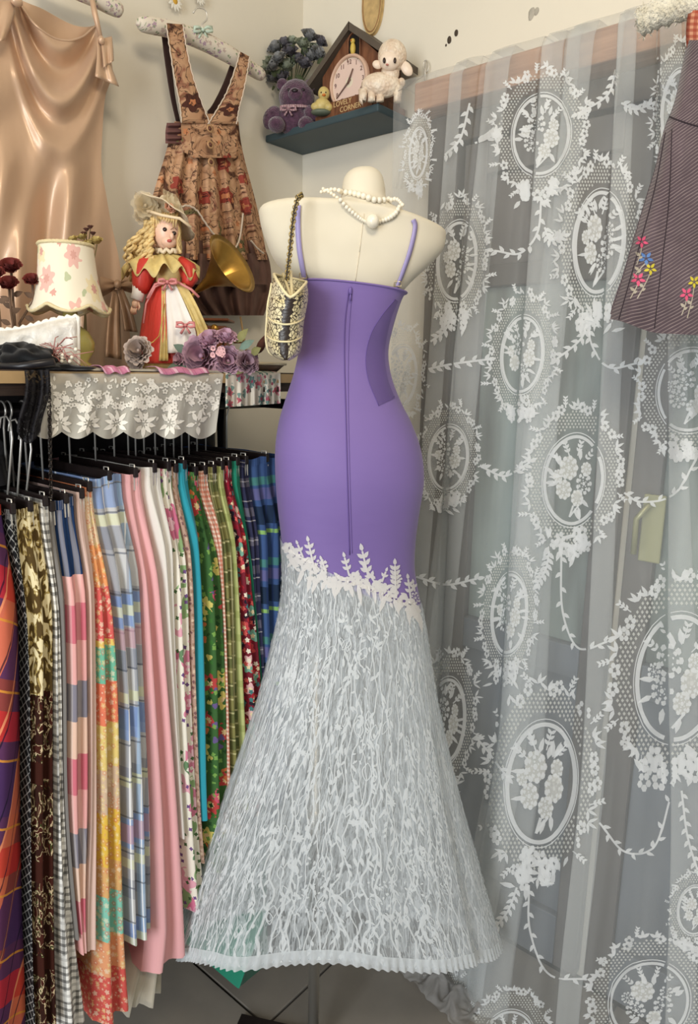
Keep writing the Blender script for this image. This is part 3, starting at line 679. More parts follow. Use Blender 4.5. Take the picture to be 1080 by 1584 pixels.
# ------------------------------------------------------------------ skirts on clip hangers
LV = [760, 900, 1050, 1250, 1450, 1590]
B = [[-95, -95, -95, -95, -95, -95], [20, 36, 44, 46, 48, 52], [42, 43, 45, 47, 50, 56], [77, 84, 85, 86, 88, 92], [90, 92, 97, 102, 118, 135], [97, 103, 107, 108, 124, 141], [134, 136, 138, 139, 135, 144], [147, 150, 152, 152, 151, 152], [158, 175, 188, 192, 197, 207],
     [209, 217, 224, 233, 236, 240], [239, 252, 264, 280, 293, 298], [268, 271, 275, 284, 297, 302], [283, 292, 297, 307, 322, 326], [291, 303, 306, 312, 328, 332], [309, 317, 322, 323, 334, 342], [326, 343, 350, 354, 356, 360], [339, 347, 353, 358, 360, 364], [353, 362, 368, 377, 378, 380], [364, 373, 380, 388, 390, 392],
     [375, 390, 404, 408, 410, 414], [389, 394, 407, 413, 416, 420], [402, 404, 410, 418, 422, 426], [452, 450, 448, 446, 444, 444]]
def bx_(i, y): return interp(list(zip(LV, B[i])), y)[0]
# --- cloth
def S(name, f): return f
ORP = plaid('orange_purple_plaid', c8(140, 66, 62), [('u', .16, 0, .5, c8(70, 48, 100), .75), ('v', .20, .03, .42, c8(70, 46, 98), .75), ('u', .16, .09, .28, c8(228, 120, 84), .8), ('v', .20, .12, .22, c8(206, 44, 44), .7), ('u', .08, .01, .05, c8(236, 150, 110), .9), ('v', .10, .05, .035, c8(220, 150, 60), .9), ('u', .05, .02, .06, c8(30, 24, 50), .8)], rot=0.45)
BKC = plaid('black_white_fine_check', c8(24, 24, 26), [('u', .012, 0, .16, c8(205, 205, 200), .45), ('v', .012, 0, .16, c8(205, 205, 200), .45)], rot=0.8)
def brown_print():
    p = P('brown_cream_border_print', 0.9, 0.15); uv = p.uv(); v = p.xyz(uv)[1]
    n = p.noise(p.scale(uv, (70, 34, 1)), 1.0, 2, 1.4); up = p.ramp(n, [(0, c8(84, 66, 36)), (0.42, c8(84, 66, 36)), (0.47, c8(160, 138, 82)), (0.53, c8(226, 212, 170)), (1, c8(236, 224, 190))], True)
    n2 = p.noise(p.scale(uv, (90, 46, 1)), 1.0, 2, 1.0); lo = p.ramp(n2, [(0, c8(48, 24, 18)), (0.47, c8(74, 34, 24)), (0.50, c8(58, 70, 34)), (0.525, c8(206, 184, 148)), (0.57, c8(66, 30, 22))], True)
    dk = p.mix(p.stripe(v, .17, .02, .22), lo, c8(60, 28, 20)); p.col(p.mix(p.math('LESS_THAN', v, 0.98), up, dk)); return cloth_finish(p)
GNG = plaid('black_white_gingham', c8(236, 234, 228), [('u', .014, 0, .42, c8(24, 22, 24), .62), ('v', .014, 0, .42, c8(24, 22, 24), .62), ('v', .07, .01, .3, c8(236, 234, 228), .5)])
GRY = mat('mid_grey_cloth', c8(120, 116, 112), 0.9)
def tiers(name, tab, grain=0.0):            # horizontal bands by height: [(z_low, colour)] from the floor upwards
    p = P(name, 0.9, 0.15); uv = p.uv(); x = p.xyz(uv); zz = p.math('DIVIDE', x[1], 1.5)
    cr = p.ramp(zz, [(z/1.5, c) for z, c in tab], True)
    return p, uv, x, cr
_pk, _bl, _be, _gr = c8(206, 112, 126), c8(132, 128, 140), c8(226, 190, 170), c8(226, 168, 164)
tb = [(0, _gr)]; z = 0.12
for i, cl in enumerate((_bl, _gr, _pk, _be, _bl, _gr, _pk, _be, _bl, _gr, _pk, _be, _bl, _gr, _pk, _gr)):
    tb.append((z, cl)); z += 0.066
tb.append((1.155, c8(38, 62, 104)))
p, uv, x, cr = tiers('navy_waist_pink_stripe', tb[:1]+tb[1:18]+[tb[-1]]); p.col(p.mix(p.math('MULTIPLY', p.stripe(x[0], .03, 0, .35), 0.22), cr, c8(236, 226, 214))); PNK6 = cloth_finish(p)
BEI = mat('pale_shell_pink', c8(214, 184, 172), 0.9, bump=0.1)
p, uv, x, cr = tiers('patchwork_tiers', [(0, c8(200, 170, 80)), (0.30, c8(206, 48, 50)), (0.40, c8(226, 150, 100)), (0.47, c8(110, 196, 176)), (0.56, c8(214, 164, 96)), (0.62, c8(226, 184, 40)), (0.72, c8(206, 178, 150)), (0.80, c8(220, 196, 110)), (0.88, c8(222, 108, 72)), (0.96, c8(84, 180, 150)), (1.02, c8(226, 196, 90)), (1.035, c8(214, 64, 70)), (1.13, c8(230, 150, 84)), (1.2, c8(224, 196, 160)), (1.28, c8(206, 110, 60))])
cr = p.mix(0.55, cr, flowers(p, cr, uv, 75, 0.42, [c8(236, 220, 190), c8(206, 90, 70), c8(226, 206, 130), c8(214, 140, 96)], 5, c8(240, 230, 200), 1.3)); cr = p.mix(0.16, cr, c8(200, 180, 160)); p.col(cr); PAT = cloth_finish(p)
LIL = plaid('lilac_pastel_plaid', c8(196, 196, 196), [('u', .055, 0, .4, c8(120, 124, 138), .55), ('v', .11, .02, .35, c8(112, 118, 136), .5), ('v', .21, .0, .28, c8(118, 148, 200), .7), ('u', .09, .03, .25, c8(158, 186, 214), .6), ('v', .16, .05, .12, c8(214, 216, 180), .7), ('u', .05, .01, .06, c8(240, 240, 240), .8), ('v', .07, .01, .05, c8(90, 96, 110), .7), ('v', .37, .1, .1, c8(196, 150, 160), .6)])
def soft(name, col, bmp=0.15):
    p = P(name, 0.85, 0.2, sheen=0.2); p.col(col); p.bump(p.noise(p.scale(p.uv(), (120, 8, 1)), 1.0, 3), bmp, 0.004); return p.m
PNK = soft('rose_pink_cotton', c8(226, 170, 172)); WHT = soft('off_white_cotton', c8(222, 218, 210)); TUR = soft('turquoise_cotton', c8(44, 148, 166)); TEA = soft('teal_cotton', c8(36, 130, 104))
FLW = floral('white_pink_peony_print', c8(232, 226, 212), [(11, .44, [c8(212, 132, 156), c8(232, 226, 212), c8(222, 164, 178), c8(206, 116, 146)], 6, c8(232, 190, 200)), (22, .34, [c8(104, 136, 100), c8(140, 170, 120), c8(232, 226, 212)], 3, None, 0.6), (44, .2, [c8(110, 80, 130), c8(232, 226, 212), c8(80, 110, 70)], 4)])
BEP = floral('beige_sprig_print', c8(178, 148, 132), [(90, .35, [c8(120, 84, 84), c8(206, 184, 160), c8(150, 120, 100)], 4)])
GRF = floral('green_fruit_print', c8(62, 100, 54), [(15, .33, [c8(196, 84, 106), c8(62, 100, 54), c8(206, 190, 104), c8(180, 66, 64)], 7, c8(220, 190, 140)), (26, .21, [c8(206, 190, 104), c8(62, 100, 54), c8(104, 88, 136), c8(62, 100, 54), c8(200, 112, 66)], 3), (46, .26, [c8(40, 74, 40), c8(62, 112, 50), c8(120, 160, 80)], 4)])
REC = plaid('red_white_small_check', c8(226, 206, 188), [('u', .009, 0, .5, c8(190, 92, 60), .6), ('v', .009, 0, .5, c8(190, 92, 60), .6)])
OLV = plaid('olive_plaid', c8(132, 128, 78), [('u', .04, 0, .4, c8(74, 84, 48), .6), ('v', .06, 0, .45, c8(70, 84, 50), .6), ('v', .03, .01, .12, c8(206, 200, 150), .7), ('u', .03, .01, .12, c8(212, 206, 160), .6)])
PGR = plaid('pale_lime_plaid', c8(186, 190, 128), [('v', .05, 0, .3, c8(140, 150, 80), .5), ('u', .03, 0, .2, c8(120, 130, 70), .5)])
REM = floral('crimson_teal_patch_floral', c8(120, 36, 50), [(30, .46, [c8(190, 70, 76), c8(120, 170, 150), c8(226, 180, 180), c8(40, 30, 44), c8(170, 40, 50)], 5, c8(230, 210, 170)), (50, .3, [c8(230, 220, 200), c8(70, 120, 120), c8(150, 30, 52), c8(214, 96, 90)], 5)])
NVP = plaid('navy_grey_plaid', c8(50, 52, 80), [('v', .06, 0, .3, c8(120, 116, 130), .6), ('u', .03, 0, .3, c8(30, 30, 54), .7), ('v', .04, .01, .06, c8(190, 186, 190), .6)])
BLP = plaid('blue_green_plaid', c8(66, 92, 140), [('v', .17, .01, .22, c8(30, 44, 62), .85), ('v', .17, .03, .05, c8(150, 196, 110), .95), ('v', .17, .10, .10, c8(84, 150, 130), .7), ('v', .17, .13, .14, c8(120, 110, 160), .6), ('u', .02, 0, .25, c8(40, 60, 110), .5)])
SK = [('plaid_skirt', ORP, 806, 1640, 'orange and purple plaid skirt at the left end of the rack', 3), ('checked_skirt', BKC, 802, 1600, 'thin black skirt with fine white check beside the orange plaid skirt', 2), ('print_skirt', brown_print(), 800, 1592, 'brown skirt with cream and olive border print', 4), ('gingham_skirt', GNG, 790, 1598, 'black and white gingham skirt beside the brown print skirt', 3),
      ('grey_skirt', GRY, 796, 1455, 'plain mid grey skirt behind the gingham skirt', 2), ('striped_skirt', PNK6, 785, 1478, 'pink and grey striped skirt with a navy waist', 3), ('shell_skirt', BEI, 778, 1472, 'plain pale shell pink skirt beside the patchwork skirt', 2), ('patchwork_skirt', PAT, 768, 1572, 'tiered patchwork skirt in coral, yellow and mint', 4), ('pastel_plaid_skirt', LIL, 750, 1452, 'grey, lilac and blue pastel plaid skirt', 5),
      ('pink_skirt', PNK, 744, 1487, 'long plain rose pink skirt with cream tulle below', 4), ('white_skirt', WHT, 737, 1300, 'plain off-white skirt beside the rose pink skirt', 3), ('peony_skirt', FLW, 735, 1405, 'white skirt with pink peony print', 3), ('sprig_skirt', BEP, 735, 1335, 'beige skirt with tiny brown sprigs', 2), ('turquoise_skirt', TUR, 731, 1270, 'plain turquoise skirt beside the green print skirt', 2), ('fruit_print_skirt', GRF, 740, 1345, 'green skirt with pink flowers and yellow fruit', 3),
      ('red_check_skirt', REC, 740, 1220, 'narrow red and white small check skirt', 2), ('olive_plaid_skirt', OLV, 736, 1290, 'olive green plaid skirt', 3), ('lime_skirt', PGR, 731, 1250, 'pale lime plaid skirt', 2), ('crimson_skirt', REM, 730, 1260, 'crimson patch floral skirt', 3), ('teal_skirt', TEA, 726, 1492, 'plain teal green skirt near the dress form', 2), ('navy_plaid_skirt', NVP, 722, 1300, 'navy and grey plaid skirt near the dress form', 2), ('blue_plaid_skirt', BLP, 718, 1260, 'blue and green plaid skirt at the right end of the rack', 6)]
def skirt(i):
    nm, mt, yt, yb, lab, pl = SK[i]; rn_ = random.Random(i); NL = 26; NF = 14; NS = 5
    def lev(t):
        py = lerp(yt, yb, t); fl_ = 0.035*t; xl = bx_(i, py); xr = bx_(i+1, py); xr = max(xr, xl+3.0)
        a = ony(xl, py, YF-fl_); b = ony(xr, py, YF-fl_); return a.x+0.0008, b.x-0.0008, (a.z+b.z)/2, fl_
    ph = rn_.random()*6; ms = M()
    w_b = lev(0.9); wmid = max(0.004, w_b[1]-w_b[0])
    def ring(t):
        xl, xr, z, fl_ = lev(t); w_ = xr-xl; out = []
        g = sstep(0, 0.25, t); yfr = YF-fl_+0.030*(1-sstep(0, 0.22, t)); ybk = -0.12
        r_ = min(w_*0.5, 0.012)
        for k in range(NF+1):                 # front, left to right
            u = k/NF; rip = math.sin(u*PI*2*pl*0.5+ph+1.2*math.sin(t*2+ph))*min(0.012, w_*0.22)*(0.25+0.75*g); gat = 0.0025*math.sin(u*40+ph)*(1-g)
            edge = (abs(2*u-1)**4)*r_*1.2
            out.append((xl+w_*u, yfr+edge+rip+gat))
        for k in range(1, NS+1):
            v = k/NS; out.append((xr-w_*0.04*math.sin(v*9+ph), lerp(yfr+r_*1.2, ybk, v)))
        for k in range(NS):
            v = k/NS; out.append((xl+w_*0.04*math.sin(v*8+ph), lerp(ybk, yfr+r_*1.2, v)))
        if nm == 'pink_skirt' and t > 0.93: out = [(x-(x < (xl+xr)/2)*0.012*sstep(0.93, 1, t), y) for x, y in out]
        if nm == 'teal_skirt' and t > 0.9: out = [(x-(x < (xl+xr)/2)*0.085*sstep(0.9, 1, t), y) for x, y in out]
        return [Vector((x, y, z+0.003*math.sin(x*90))) for x, y in out]
    vs_ = []; uvs = []; n = NF+1+2*NS; vd = lev(0)[0]
    for j in range(NL+1):
        rg = ring(j/NL); L = 0
        for q in range(n+1):
            p_ = rg[q % n]
            if q: L += (p_-rg[q-1]).length
            vs_.append(p_); uvs.append((L+i*0.37, p_.z))
    ms.add(vs_, [(j*(n+1)+q, j*(n+1)+q+1, (j+1)*(n+1)+q+1, (j+1)*(n+1)+q) for j in range(NL) for q in range(n)], uvs)
    a = lev(0); xm = (a[0]+a[1])/2
    t_ = thing(nm, lab, 'skirt', (xm, -0.28, lev(1)[2]), 'skirts hanging on the rack')
    part('skirt_panel', ms, mt, t_)
    wb = M().grid(lambda u, v: ring(0.0)[int(round(u*n)) % n]*1.0+Z*(0.012-0.016*v)+(Vector((0, -0.0012, 0)) if int(round(u*n)) % n <= NF else Vector((0, 0, 0))), n, 2, lambda u, v: (u*0.7, a[2]+0.02*v)); part('waistband', wb, mt, t_)
    return xm, a[2], a[1]-a[0], t_
# clip hanger prototypes: dark bar, chrome hook, two clips
HB = mat('black_hanger_wood', c8(34, 26, 25), 0.4)
def make_hanger(drop):
    h_ = thing('clip_hanger', 'x', 'hanger', (0, 0, 0))
    part('bar', M().box((0, 0, -drop+0.020), (0.009, 0.27, 0.018)), HB, h_, smooth=False, bev=0.002)
    hk = [(0, 0.012*math.sin(a), 0.0015+0.013*math.cos(a)) for a in [rad(q) for q in range(-100, 181, 20)]]
    hk = [(0, -0.0142*math.sin(rad(q)), -0.0+0.0145*math.cos(rad(q))) for q in range(-110, 150, 15)]
    part('hook', M().tube(hk+[(0, -0.002, -0.03), (0, 0, -drop+0.028)], 0.0018, 6), CHR, h_)
    for y in (-0.122, 0.122):
        c_ = part('clip', M().box((-0.003, y, -drop+0.004), (0.0022, 0.020, 0.032)).box((0.003, y, -drop+0.004), (0.0022, 0.020, 0.032)), CHR, h_, smooth=False)
        part('clip_wire', M().tube([(0, y-0.007, -drop+0.016), (0, y-0.007, -drop+0.034), (0, y+0.007, -drop+0.034), (0, y+0.007, -drop+0.016)], 0.0013, 5), CHR, c_)
    return h_
HANG = {}
def copy_tree(o, parent=None):
    c = o.copy(); COL.objects.link(c); c.parent = parent
    for ch in list(o.children): copy_tree(ch, c)
    return c
for i in range(len(SK)):
    xm, zt, w_, t_ = skirt(i)
    drop = round((1.425+0.0145-zt-0.006)*200)/200
    if drop not in HANG: HANG[drop] = make_hanger(drop); h_ = HANG[drop]
    else: h_ = copy_tree(HANG[drop])
    h_.location = (xm, -0.275, 1.4255); h_['label'] = 'black clip hanger with chrome hook holding the '+SK[i][0].replace('_', ' '); h_['group'] = 'clip hangers on the rack'
# cream tulle under the pink skirt
TUL = sheer('cream_tulle', c8(226, 220, 204), 0.62, 0.3, 0.3)
pk = [o for o in COL.objects if o.name == 'pink_skirt'][0]
a, b = ony(222, 1478, YF-0.03), ony(284, 1478, YF-0.03); a2, b2 = ony(196, 1570, YF-0.05), ony(286, 1570, YF-0.05)
def tul(u, v):
    th = -PI+2*PI*u; L_ = lerp(a, a2, v); R_ = lerp(b, b2, v); c_ = (L_+R_)/2; w_ = (R_.x-L_.x)/2
    q = 1+0.09*math.sin(th*11)*v+0.05*math.sin(th*23)*v
    return Vector((c_.x+w_*math.cos(th)*q, -0.29+0.16*math.sin(th)*q, c_.z+0.006*math.sin(th*7)*v))
part('tulle_underskirt', M().grid(tul, 120, 8, lambda u, v: (u, v*0.1)), TUL, pk)
part('tulle_underskirt', M().grid(lambda u, v: (tul(u+0.021, v)-Vector((0, 0, 0)))*1.0+Vector((0.002, 0.006, 0.008)), 120, 8, lambda u, v: (u, v*0.1)), TUL, pk)
# dark clothes between the skirts and the wall end
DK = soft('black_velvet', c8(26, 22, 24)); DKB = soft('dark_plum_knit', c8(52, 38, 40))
def dark(nm, x0, x1, zt, zb, mt, lab, y0, y1):
    t_ = thing(nm, lab, 'clothing', ((x0+x1)/2, (y0+y1)/2, zb), 'dark clothes on the rack')
    def fn(u, v):
        th = 2*PI*u; z = lerp(zt, zb, v); w_ = (x1-x0)/2*(0.7+0.3*v); d_ = (y1-y0)/2*(0.55+0.45*sstep(0, .2, v)); q = 1+0.05*math.sin(9*th)
        return Vector(((x0+x1)/2+w_*math.cos(th)*q, (y0+y1)/2+d_*math.sin(th)*q, z-0.05*abs(math.sin(th))*(1-v)))
    part('body', M().grid(fn, 40, 14, caps=True), mt, t_)
    part('hook', M().tube([((x0+x1)/2, (y0+y1)/2, zt-0.01), ((x0+x1)/2, -0.275, 1.41), ((x0+x1)/2, -0.262, 1.439), ((x0+x1)/2, -0.285, 1.441)], 0.0018, 6), CHR, t_)
# long-hook hangers seen at the far left
for k, (px, py, px2, py2) in enumerate(((8, 650, 12, 765), (22, 655, 27, 768), (38, 668, 40, 770))):
    t_ = thing('wire_hook_hanger', ['long chrome hook hanger at the left frame edge', 'long chrome hook hanger, middle of the three at the left', 'long chrome hook hanger beside the black scarf'][k], 'hanger', ony(px, py, YF+0.10), 'long hook hangers')
    A_ = ony(px, py, YF+0.10); B_ = ony(px2, py2, YF+0.10); rz = 0.012
    part('hook', M().tube([A_+Vector((-0.010, 0.0, -0.012)), A_+Vector((-0.007, 0, 0.004)), A_+Vector((0.002, 0, 0.007)), A_+Vector((0.008, 0, -0.004)), A_+Vector((0.009, 0, -0.03)), B_], 0.0019, 6), CHR, t_)
    part('bar', M().box(B_+Vector((0, 0.08, -0.008)), (0.008, 0.22, 0.016)), HB, t_, smooth=False, bev=0.002)
dark('velvet_blouse', -1.13, -0.985, 1.40, 1.30, DK, 'black velvet top hung behind the long hooks', -0.30, -0.13)
dr_ = thing('dark_backing', 'black sheet added under the shelf to darken the space behind the clip hangers', 'cloth', (-1.18, -0.115, 1.0)); _xr = ony(338, 690, -0.115).x  # black sheet added so the space behind the hangers reads dark
part('backing_sheet', M().grid(lambda u, v: Vector((lerp(-1.70, _xr, u), -0.108+0.008*math.sin(u*70), lerp(1.455, 1.0, v))), 120, 6), DK, dr_, solid=0.001)
# black chain strap hanging at the front of the rail
ch = thing('hanging_chain', 'thin dark chain strap hanging in front of the skirts', 'chain', ony(76, 765, YF-0.012))
lk = M(); 
for k in range(34):
    c_ = ony(76+3*k/33, lerp(598, 768, k/33), YF-0.014); rt = Matrix.Rotation(PI/2 if k % 2 else 0.3, 3, 'Z')
    lk.tube([c_+rt @ Vector((0.0032*math.cos(q*PI/4), 0, 0.0044*math.sin(q*PI/4))) for q in range(8)], 0.0009, 5, closed=True)
part('chain_links', lk, mat('gunmetal', c8(60, 54, 50), 0.35, metal=0.9), ch)
part('chain_hook', M().tube([ony(76, 598, YF-0.014), ony(76, 585, YF-0.014), ony(76, 583, YF+0.01)], 0.0012, 5), BLK, ch)

# ------------------------------------------------------------------ cloths hanging over the shelf edge
RUN = sheer('ivory_lace_cloth', c8(226, 222, 210), 0.70, 0.2, 0.2)
RTH = mat('ivory_lace_stitch', c8(236, 232, 222), 0.85, bump=0.3, bs=400)
def runner(nm, lab, x0, x1, yb, scal, mt, bot_slant=0.0, back=True):
    A_ = ony(x0, 576, YF-0.012); B_ = ony(x1, 576, YF-0.012)
    t_ = thing(nm, lab, 'lace cloth', ((A_.x+B_.x)/2, -0.40, SHZ))
    def fn(u, v):
        px = lerp(x0, x1, u)
        if v < 0.25:
            q = v/0.25; return Vector((lerp(A_.x, B_.x, u), lerp(-0.25, YF-0.009, q), SHZ+0.0022+0.0015*math.sin(u*30)*(1-q)))
        q = (v-0.25)/0.75; py = lerp(576, yb+bot_slant*u+scal*abs(math.sin(u*PI*6.0)), q)
        return ony(px-30*q*(1-u)*(1 if scal else 0)-12*q*u*(1 if scal else 0), py, YF-0.011-0.004*math.sin(u*24+1)*q-0.003*math.sin(u*51)*q)
    g = M().grid(fn, 90, 26, lambda u, v: (u*0.4, v*0.2)); part('cloth', g, mt, t_); return t_, bvh(g)
t_, RT_ = runner('lace_runner', 'ivory lace cloth with leaf flower border hanging over the shelf', 78, 346, 668, 11, RUN)
e = Emb(RT_, 0.0012); rn = random.Random(11)
for k in range(6):
    cx = 92+43*k+2*math.sin(k); cy = 655
    for i in range(9): a = 2*PI*i/9+0.3*k; e.leaf(cx+4*math.cos(a), cy+4*math.sin(a), a, 19 if i % 2 else 15, 7)
    for i in range(4): a = rn.random()*6.3; e.dot(cx+3*math.cos(a), cy+3*math.sin(a), 1.5)
for k in range(150):
    x = rn.uniform(66, 342); y = 582+52*math.sqrt(rn.random()); e.flower(x, y, rn.uniform(3.5, 6), 5, 1, rn.random()*6)
for k in range(130): e.leaf(rn.uniform(60, 342), rn.uniform(585, 645), rn.random()*6.3, rn.uniform(6, 10), 3.5)
part('leaf_flower_stitching', e.m, RTH, t_, smooth=False, kind='stuff')
FLR = floral('ivory_cloth_teal_red_flowers', c8(206, 198, 184), [(15, .40, [c8(206, 198, 184), c8(180, 96, 104), c8(196, 130, 140), c8(96, 120, 116), c8(206, 198, 184)], 6, c8(150, 70, 90)), (24, .34, [c8(110, 136, 128), c8(206, 198, 184), c8(140, 150, 140)], 3)])
runner('floral_cloth', 'small ivory cloth with red and teal flowers hanging beside the lace cloth', 349, 434, 630, 0, FLR, -6)
# pink ribbons on the shelf edge
RIB = plaid('pink_plaid_ribbon', c8(200, 128, 158), [('u', .03, 0, .2, c8(232, 200, 212), .6), ('u', .012, 0, .12, c8(150, 80, 120), .5)])
for x0, x1, yc, lab in ((246, 322, 578, 'pink plaid ribbon lying along the lace cloth edge'), (160, 200, 571, 'short dusty pink ribbon lying left of the doll')):
    A_ = ony(x0, 574, YF-0.012); B_ = ony(x1, 574, YF-0.012)
    rb = part('ribbon', M().grid(lambda u, v: Vector((lerp(A_.x, B_.x, u), YF+0.03-0.046*v, SHZ+0.0055+0.002*math.sin(u*12+v*3)-(0.010*sstep(.75, 1, v)))), 24, 6, lambda u, v: (u*0.1, v*0.04)), RIB, loc=((A_.x+B_.x)/2, YF, SHZ), solid=0.001); tag(rb, lab, 'ribbon')
# black lace scarf falling over the left of the shelf
BLC = P('black_lace', 0.7, 0.3); _n = BLC.noise(BLC.uv(), 90, 3, 1.2); BLC.col(c8(22, 20, 24)); BLC.put(BLC.b.inputs['Alpha'], BLC.ramp(_n, [(0.42, (0.55, .55, .55, 1)), (0.5, (1, 1, 1, 1))])); BLC = BLC.m
BKF = soft('black_felt', c8(20, 19, 21))
sc_ = thing('black_lace_scarf', 'black lace scarf hanging over the shelf edge at the left', 'scarf', ony(55, 576, YF))
part('scarf', M().grid(lambda u, v: ony(lerp(lerp(38, 30, v), lerp(76, 66, v), u)+4*math.sin(v*5), lerp(572, 668+18*math.sin(u*PI), v), YF-0.024-0.006*math.sin(u*9+v*2)-0.004*math.sin(u*21)), 24, 26, lambda u, v: (u*0.06, v*0.13)), BLC, sc_, solid=0.0012)

# ------------------------------------------------------------------ things standing on the rack shelf
def stand(px, y=-0.30): p_ = ony(px, 575, y); return Fr(Vector((p_.x, p_.y, SHZ)))
# --- lamp with bell shade
fr = stand(105, -0.27)
lamp = thing('table_lamp', 'small lamp with floral fabric bell shade and scalloped edge', 'lamp', fr.at)
p = P('cream_floral_shade', 0.8, 0.2); p.b.inputs['Subsurface Weight'].default_value = 0.0; cr = flowers(p, c8(236, 226, 204), p.scale(p.uv(), (0.46, 1, 1)), 15, .36, [c8(222, 150, 146), c8(236, 226, 204), c8(228, 186, 170), c8(236, 226, 204), c8(232, 212, 160)], 7, c8(196, 100, 100), 2.2); cr = flowers(p, cr, p.scale(p.uv(), (0.46, 1, 1)), 30, .26, [c8(236, 226, 204), c8(150, 170, 120), c8(236, 226, 204), c8(236, 226, 204)], 3, None, 5.0); p.col(p.mix(0.35, cr, c8(236, 226, 204))); SHADE = p.m
TRIM = mat('ivory_braid', c8(222, 206, 164), 0.8, bump=0.6, bs=400)
z0 = fr.p(105, 478).z; z1 = fr.p(105, 380).z; k = fr.k; hz = z1-z0; cx = fr.p(105, 430); base = Vector((cx.x, cx.y, 0))
prof = []
for i in range(15):
    v = i/14; r_ = lerp(58, 38, v**0.55)*k*(1-0.03*math.sin(v*PI)); prof.append((r_, z0+hz*v))
scw = lambda th, v: (1+0.03*math.cos(6*th)*(1-v), (-0.012*abs(math.cos(3*th))+0.004)*(1-v)**3)
o = part('lamp_shade', M().lathe(prof, base, 48, None, scw), SHADE, lamp, solid=0.002)
def braid(zf, rf, n=90): return [base+Vector(((rf+0.001*math.cos(t*40))*math.cos(t), (rf+0.001*math.cos(t*40))*math.sin(t), zf(t))) for t in [2*PI*i/n for i in range(n)]]
part('shade_trim', M().tube(braid(lambda t: z1, 38*k), 0.0035, 6, closed=True), TRIM, o)
part('shade_trim', M().tube(braid(lambda t: z0-0.012*abs(math.cos(3*t))+0.004, 58*k*1.005), 0.003, 6, closed=True), TRIM, o)
LB = mat('yellow_green_glazed_ceramic', c8(178, 168, 96), 0.2, spec=0.6, var=0.2)
zb = SHZ+0.002
part('lamp_base', M().lathe([(0, zb), (0.030, zb), (0.034, zb+0.006), (0.026, zb+0.012), (0.038, zb+0.03), (0.040, zb+0.045), (0.030, zb+0.065), (0.014, zb+0.076), (0.011, z0+0.02), (0.0, z0+0.02)], base, 24), LB, lamp)
part('lamp_stem', M().lathe([(0.0, z0), (0.005, z0), (0.005, z1-0.005), (0, z1-0.005)], base, 10), STEEL, lamp)
part('shade_ring', M().tube([base+Vector((0.010*math.cos(t), 0.010*math.sin(t), z1-0.006)) for t in [2*PI*i/12 for i in range(12)]], 0.0012, 5, closed=True).tube([base+Vector((-38*k, 0, z1-0.006)), base+Vector((38*k, 0, z1-0.006))], 0.0012, 5), STEEL, lamp)
# --- dried yellow roses behind the lamp
YR = mat('dried_cream_rose', c8(200, 178, 112), 0.85, var=0.3, vs_=60); BRR = mat('dried_brown_bud', c8(104, 66, 56), 0.9, var=0.3, vs_=60); STEM = mat('dry_olive_stem', c8(110, 96, 62), 0.9); RDR = mat('dried_dark_red_rose', c8(132, 56, 50), 0.9, var=0.45, vs_=50); STB = mat('dry_brown_stem', c8(104, 82, 66), 0.9)
fb = stand(132, -0.17); bq = thing('dried_rose_bunch', 'bunch of dried cream roses behind the lamp shade', 'dried flowers', fb.at)
for i, (x, y, r_) in enumerate(((114, 372, 9), (128, 368, 8), (150, 374, 10), (121, 380, 8), (138, 378, 8))):
    c_ = fb.p(x, y, 0.01); part('rose_head', petal_rose(M(), c_, -F*0.5+Z+R*0.2*(i-2), r_*fb.k, 3, i, 0.6), YR, bq); part('stem', M().tube([c_-Z*0.005, fb.p(132, 470), fb.at+Z*0.002+R*0.003*(i-2)], 0.0012, 5), STEM, bq)
for i, (x, y) in enumerate(((134, 356), (140, 352), (130, 362), (144, 362))): c_ = fb.p(x, y, 0.005); part('bud', petal_rose(M(), c_, Z-F*0.3, 5*fb.k, 2, i, 0.4), BRR, bq); part('stem', M().tube([c_, fb.p(132, 420), fb.p(132, 480)], 0.001, 4), STEM, bq)
# --- dried red roses at the left
for i, (x, y, r_, lab) in enumerate(((17, 415, 17, 'tallest dried dark red rose at the left of the lamp'), (14, 441, 15, 'dried rusty red rose below the tallest one'), (50, 435, 13, 'dried dark red rose nearest the lamp shade'), (-6, 425, 14, 'dried dark red rose cut by the left frame edge'))):
    f_ = stand(x+8, -0.24-0.012*i); t_ = thing('dried_rose', lab, 'dried rose', f_.at, 'dried red roses'); c_ = f_.p(x, y)
    part('rose_head', petal_rose(M(), c_, Z*0.8+R*0.2-F*0.8, r_*f_.k, 4, i+9, 0.55), RDR, t_); part('stem', M().tube([c_-Z*0.004, f_.p(x+2, y+30), f_.p(x+6 if x < 40 else 30, 500), f_.at+Z*0.001], 0.0022, 6), STB, t_)
    for q in range(3): a = f_.p(x+3, y+25+q*18); part('dry_leaf', M().leaf(a, a+R*0.018*(1 if q % 2 else -1)+Z*0.008, -F, 0.005), STB, t_)
# --- satin cushion, black felt, bead sprig
SATW = P('ivory_satin', 0.35, 0.5, sheen=0.2); SATW.col(SATW.ramp(SATW.noise(SATW.ob(), 40, 3), [(0.35, c8(206, 200, 190)), (0.65, c8(232, 228, 220))])); SATW.bump(SATW.noise(SATW.ob(), 55, 3, 0.8), 0.6, 0.006); SATW = SATW.m
f_ = stand(60, -0.33); cu2 = thing('satin_cushion', 'ivory satin cushion with lace edge below the lamp', 'cushion', f_.at)
def cush(u, v, s):
    x = lerp(-40, 121, u); y = lerp(lerp(504, 498, u)+8*math.sin(u*5), 567, v); b_ = (1-(2*u-1)**6)*(1-(2*v-1)**6); return f_.p(x, y, 0.02*s*b_**0.5+0.004*math.sin(u*17+v*5)*b_)
part('cushion_body', M().grid(lambda u, v: cush(u, v, 1), 30, 14).grid(lambda u, v: cush(u, v, -1.2), 30, 14), SATW, cu2)
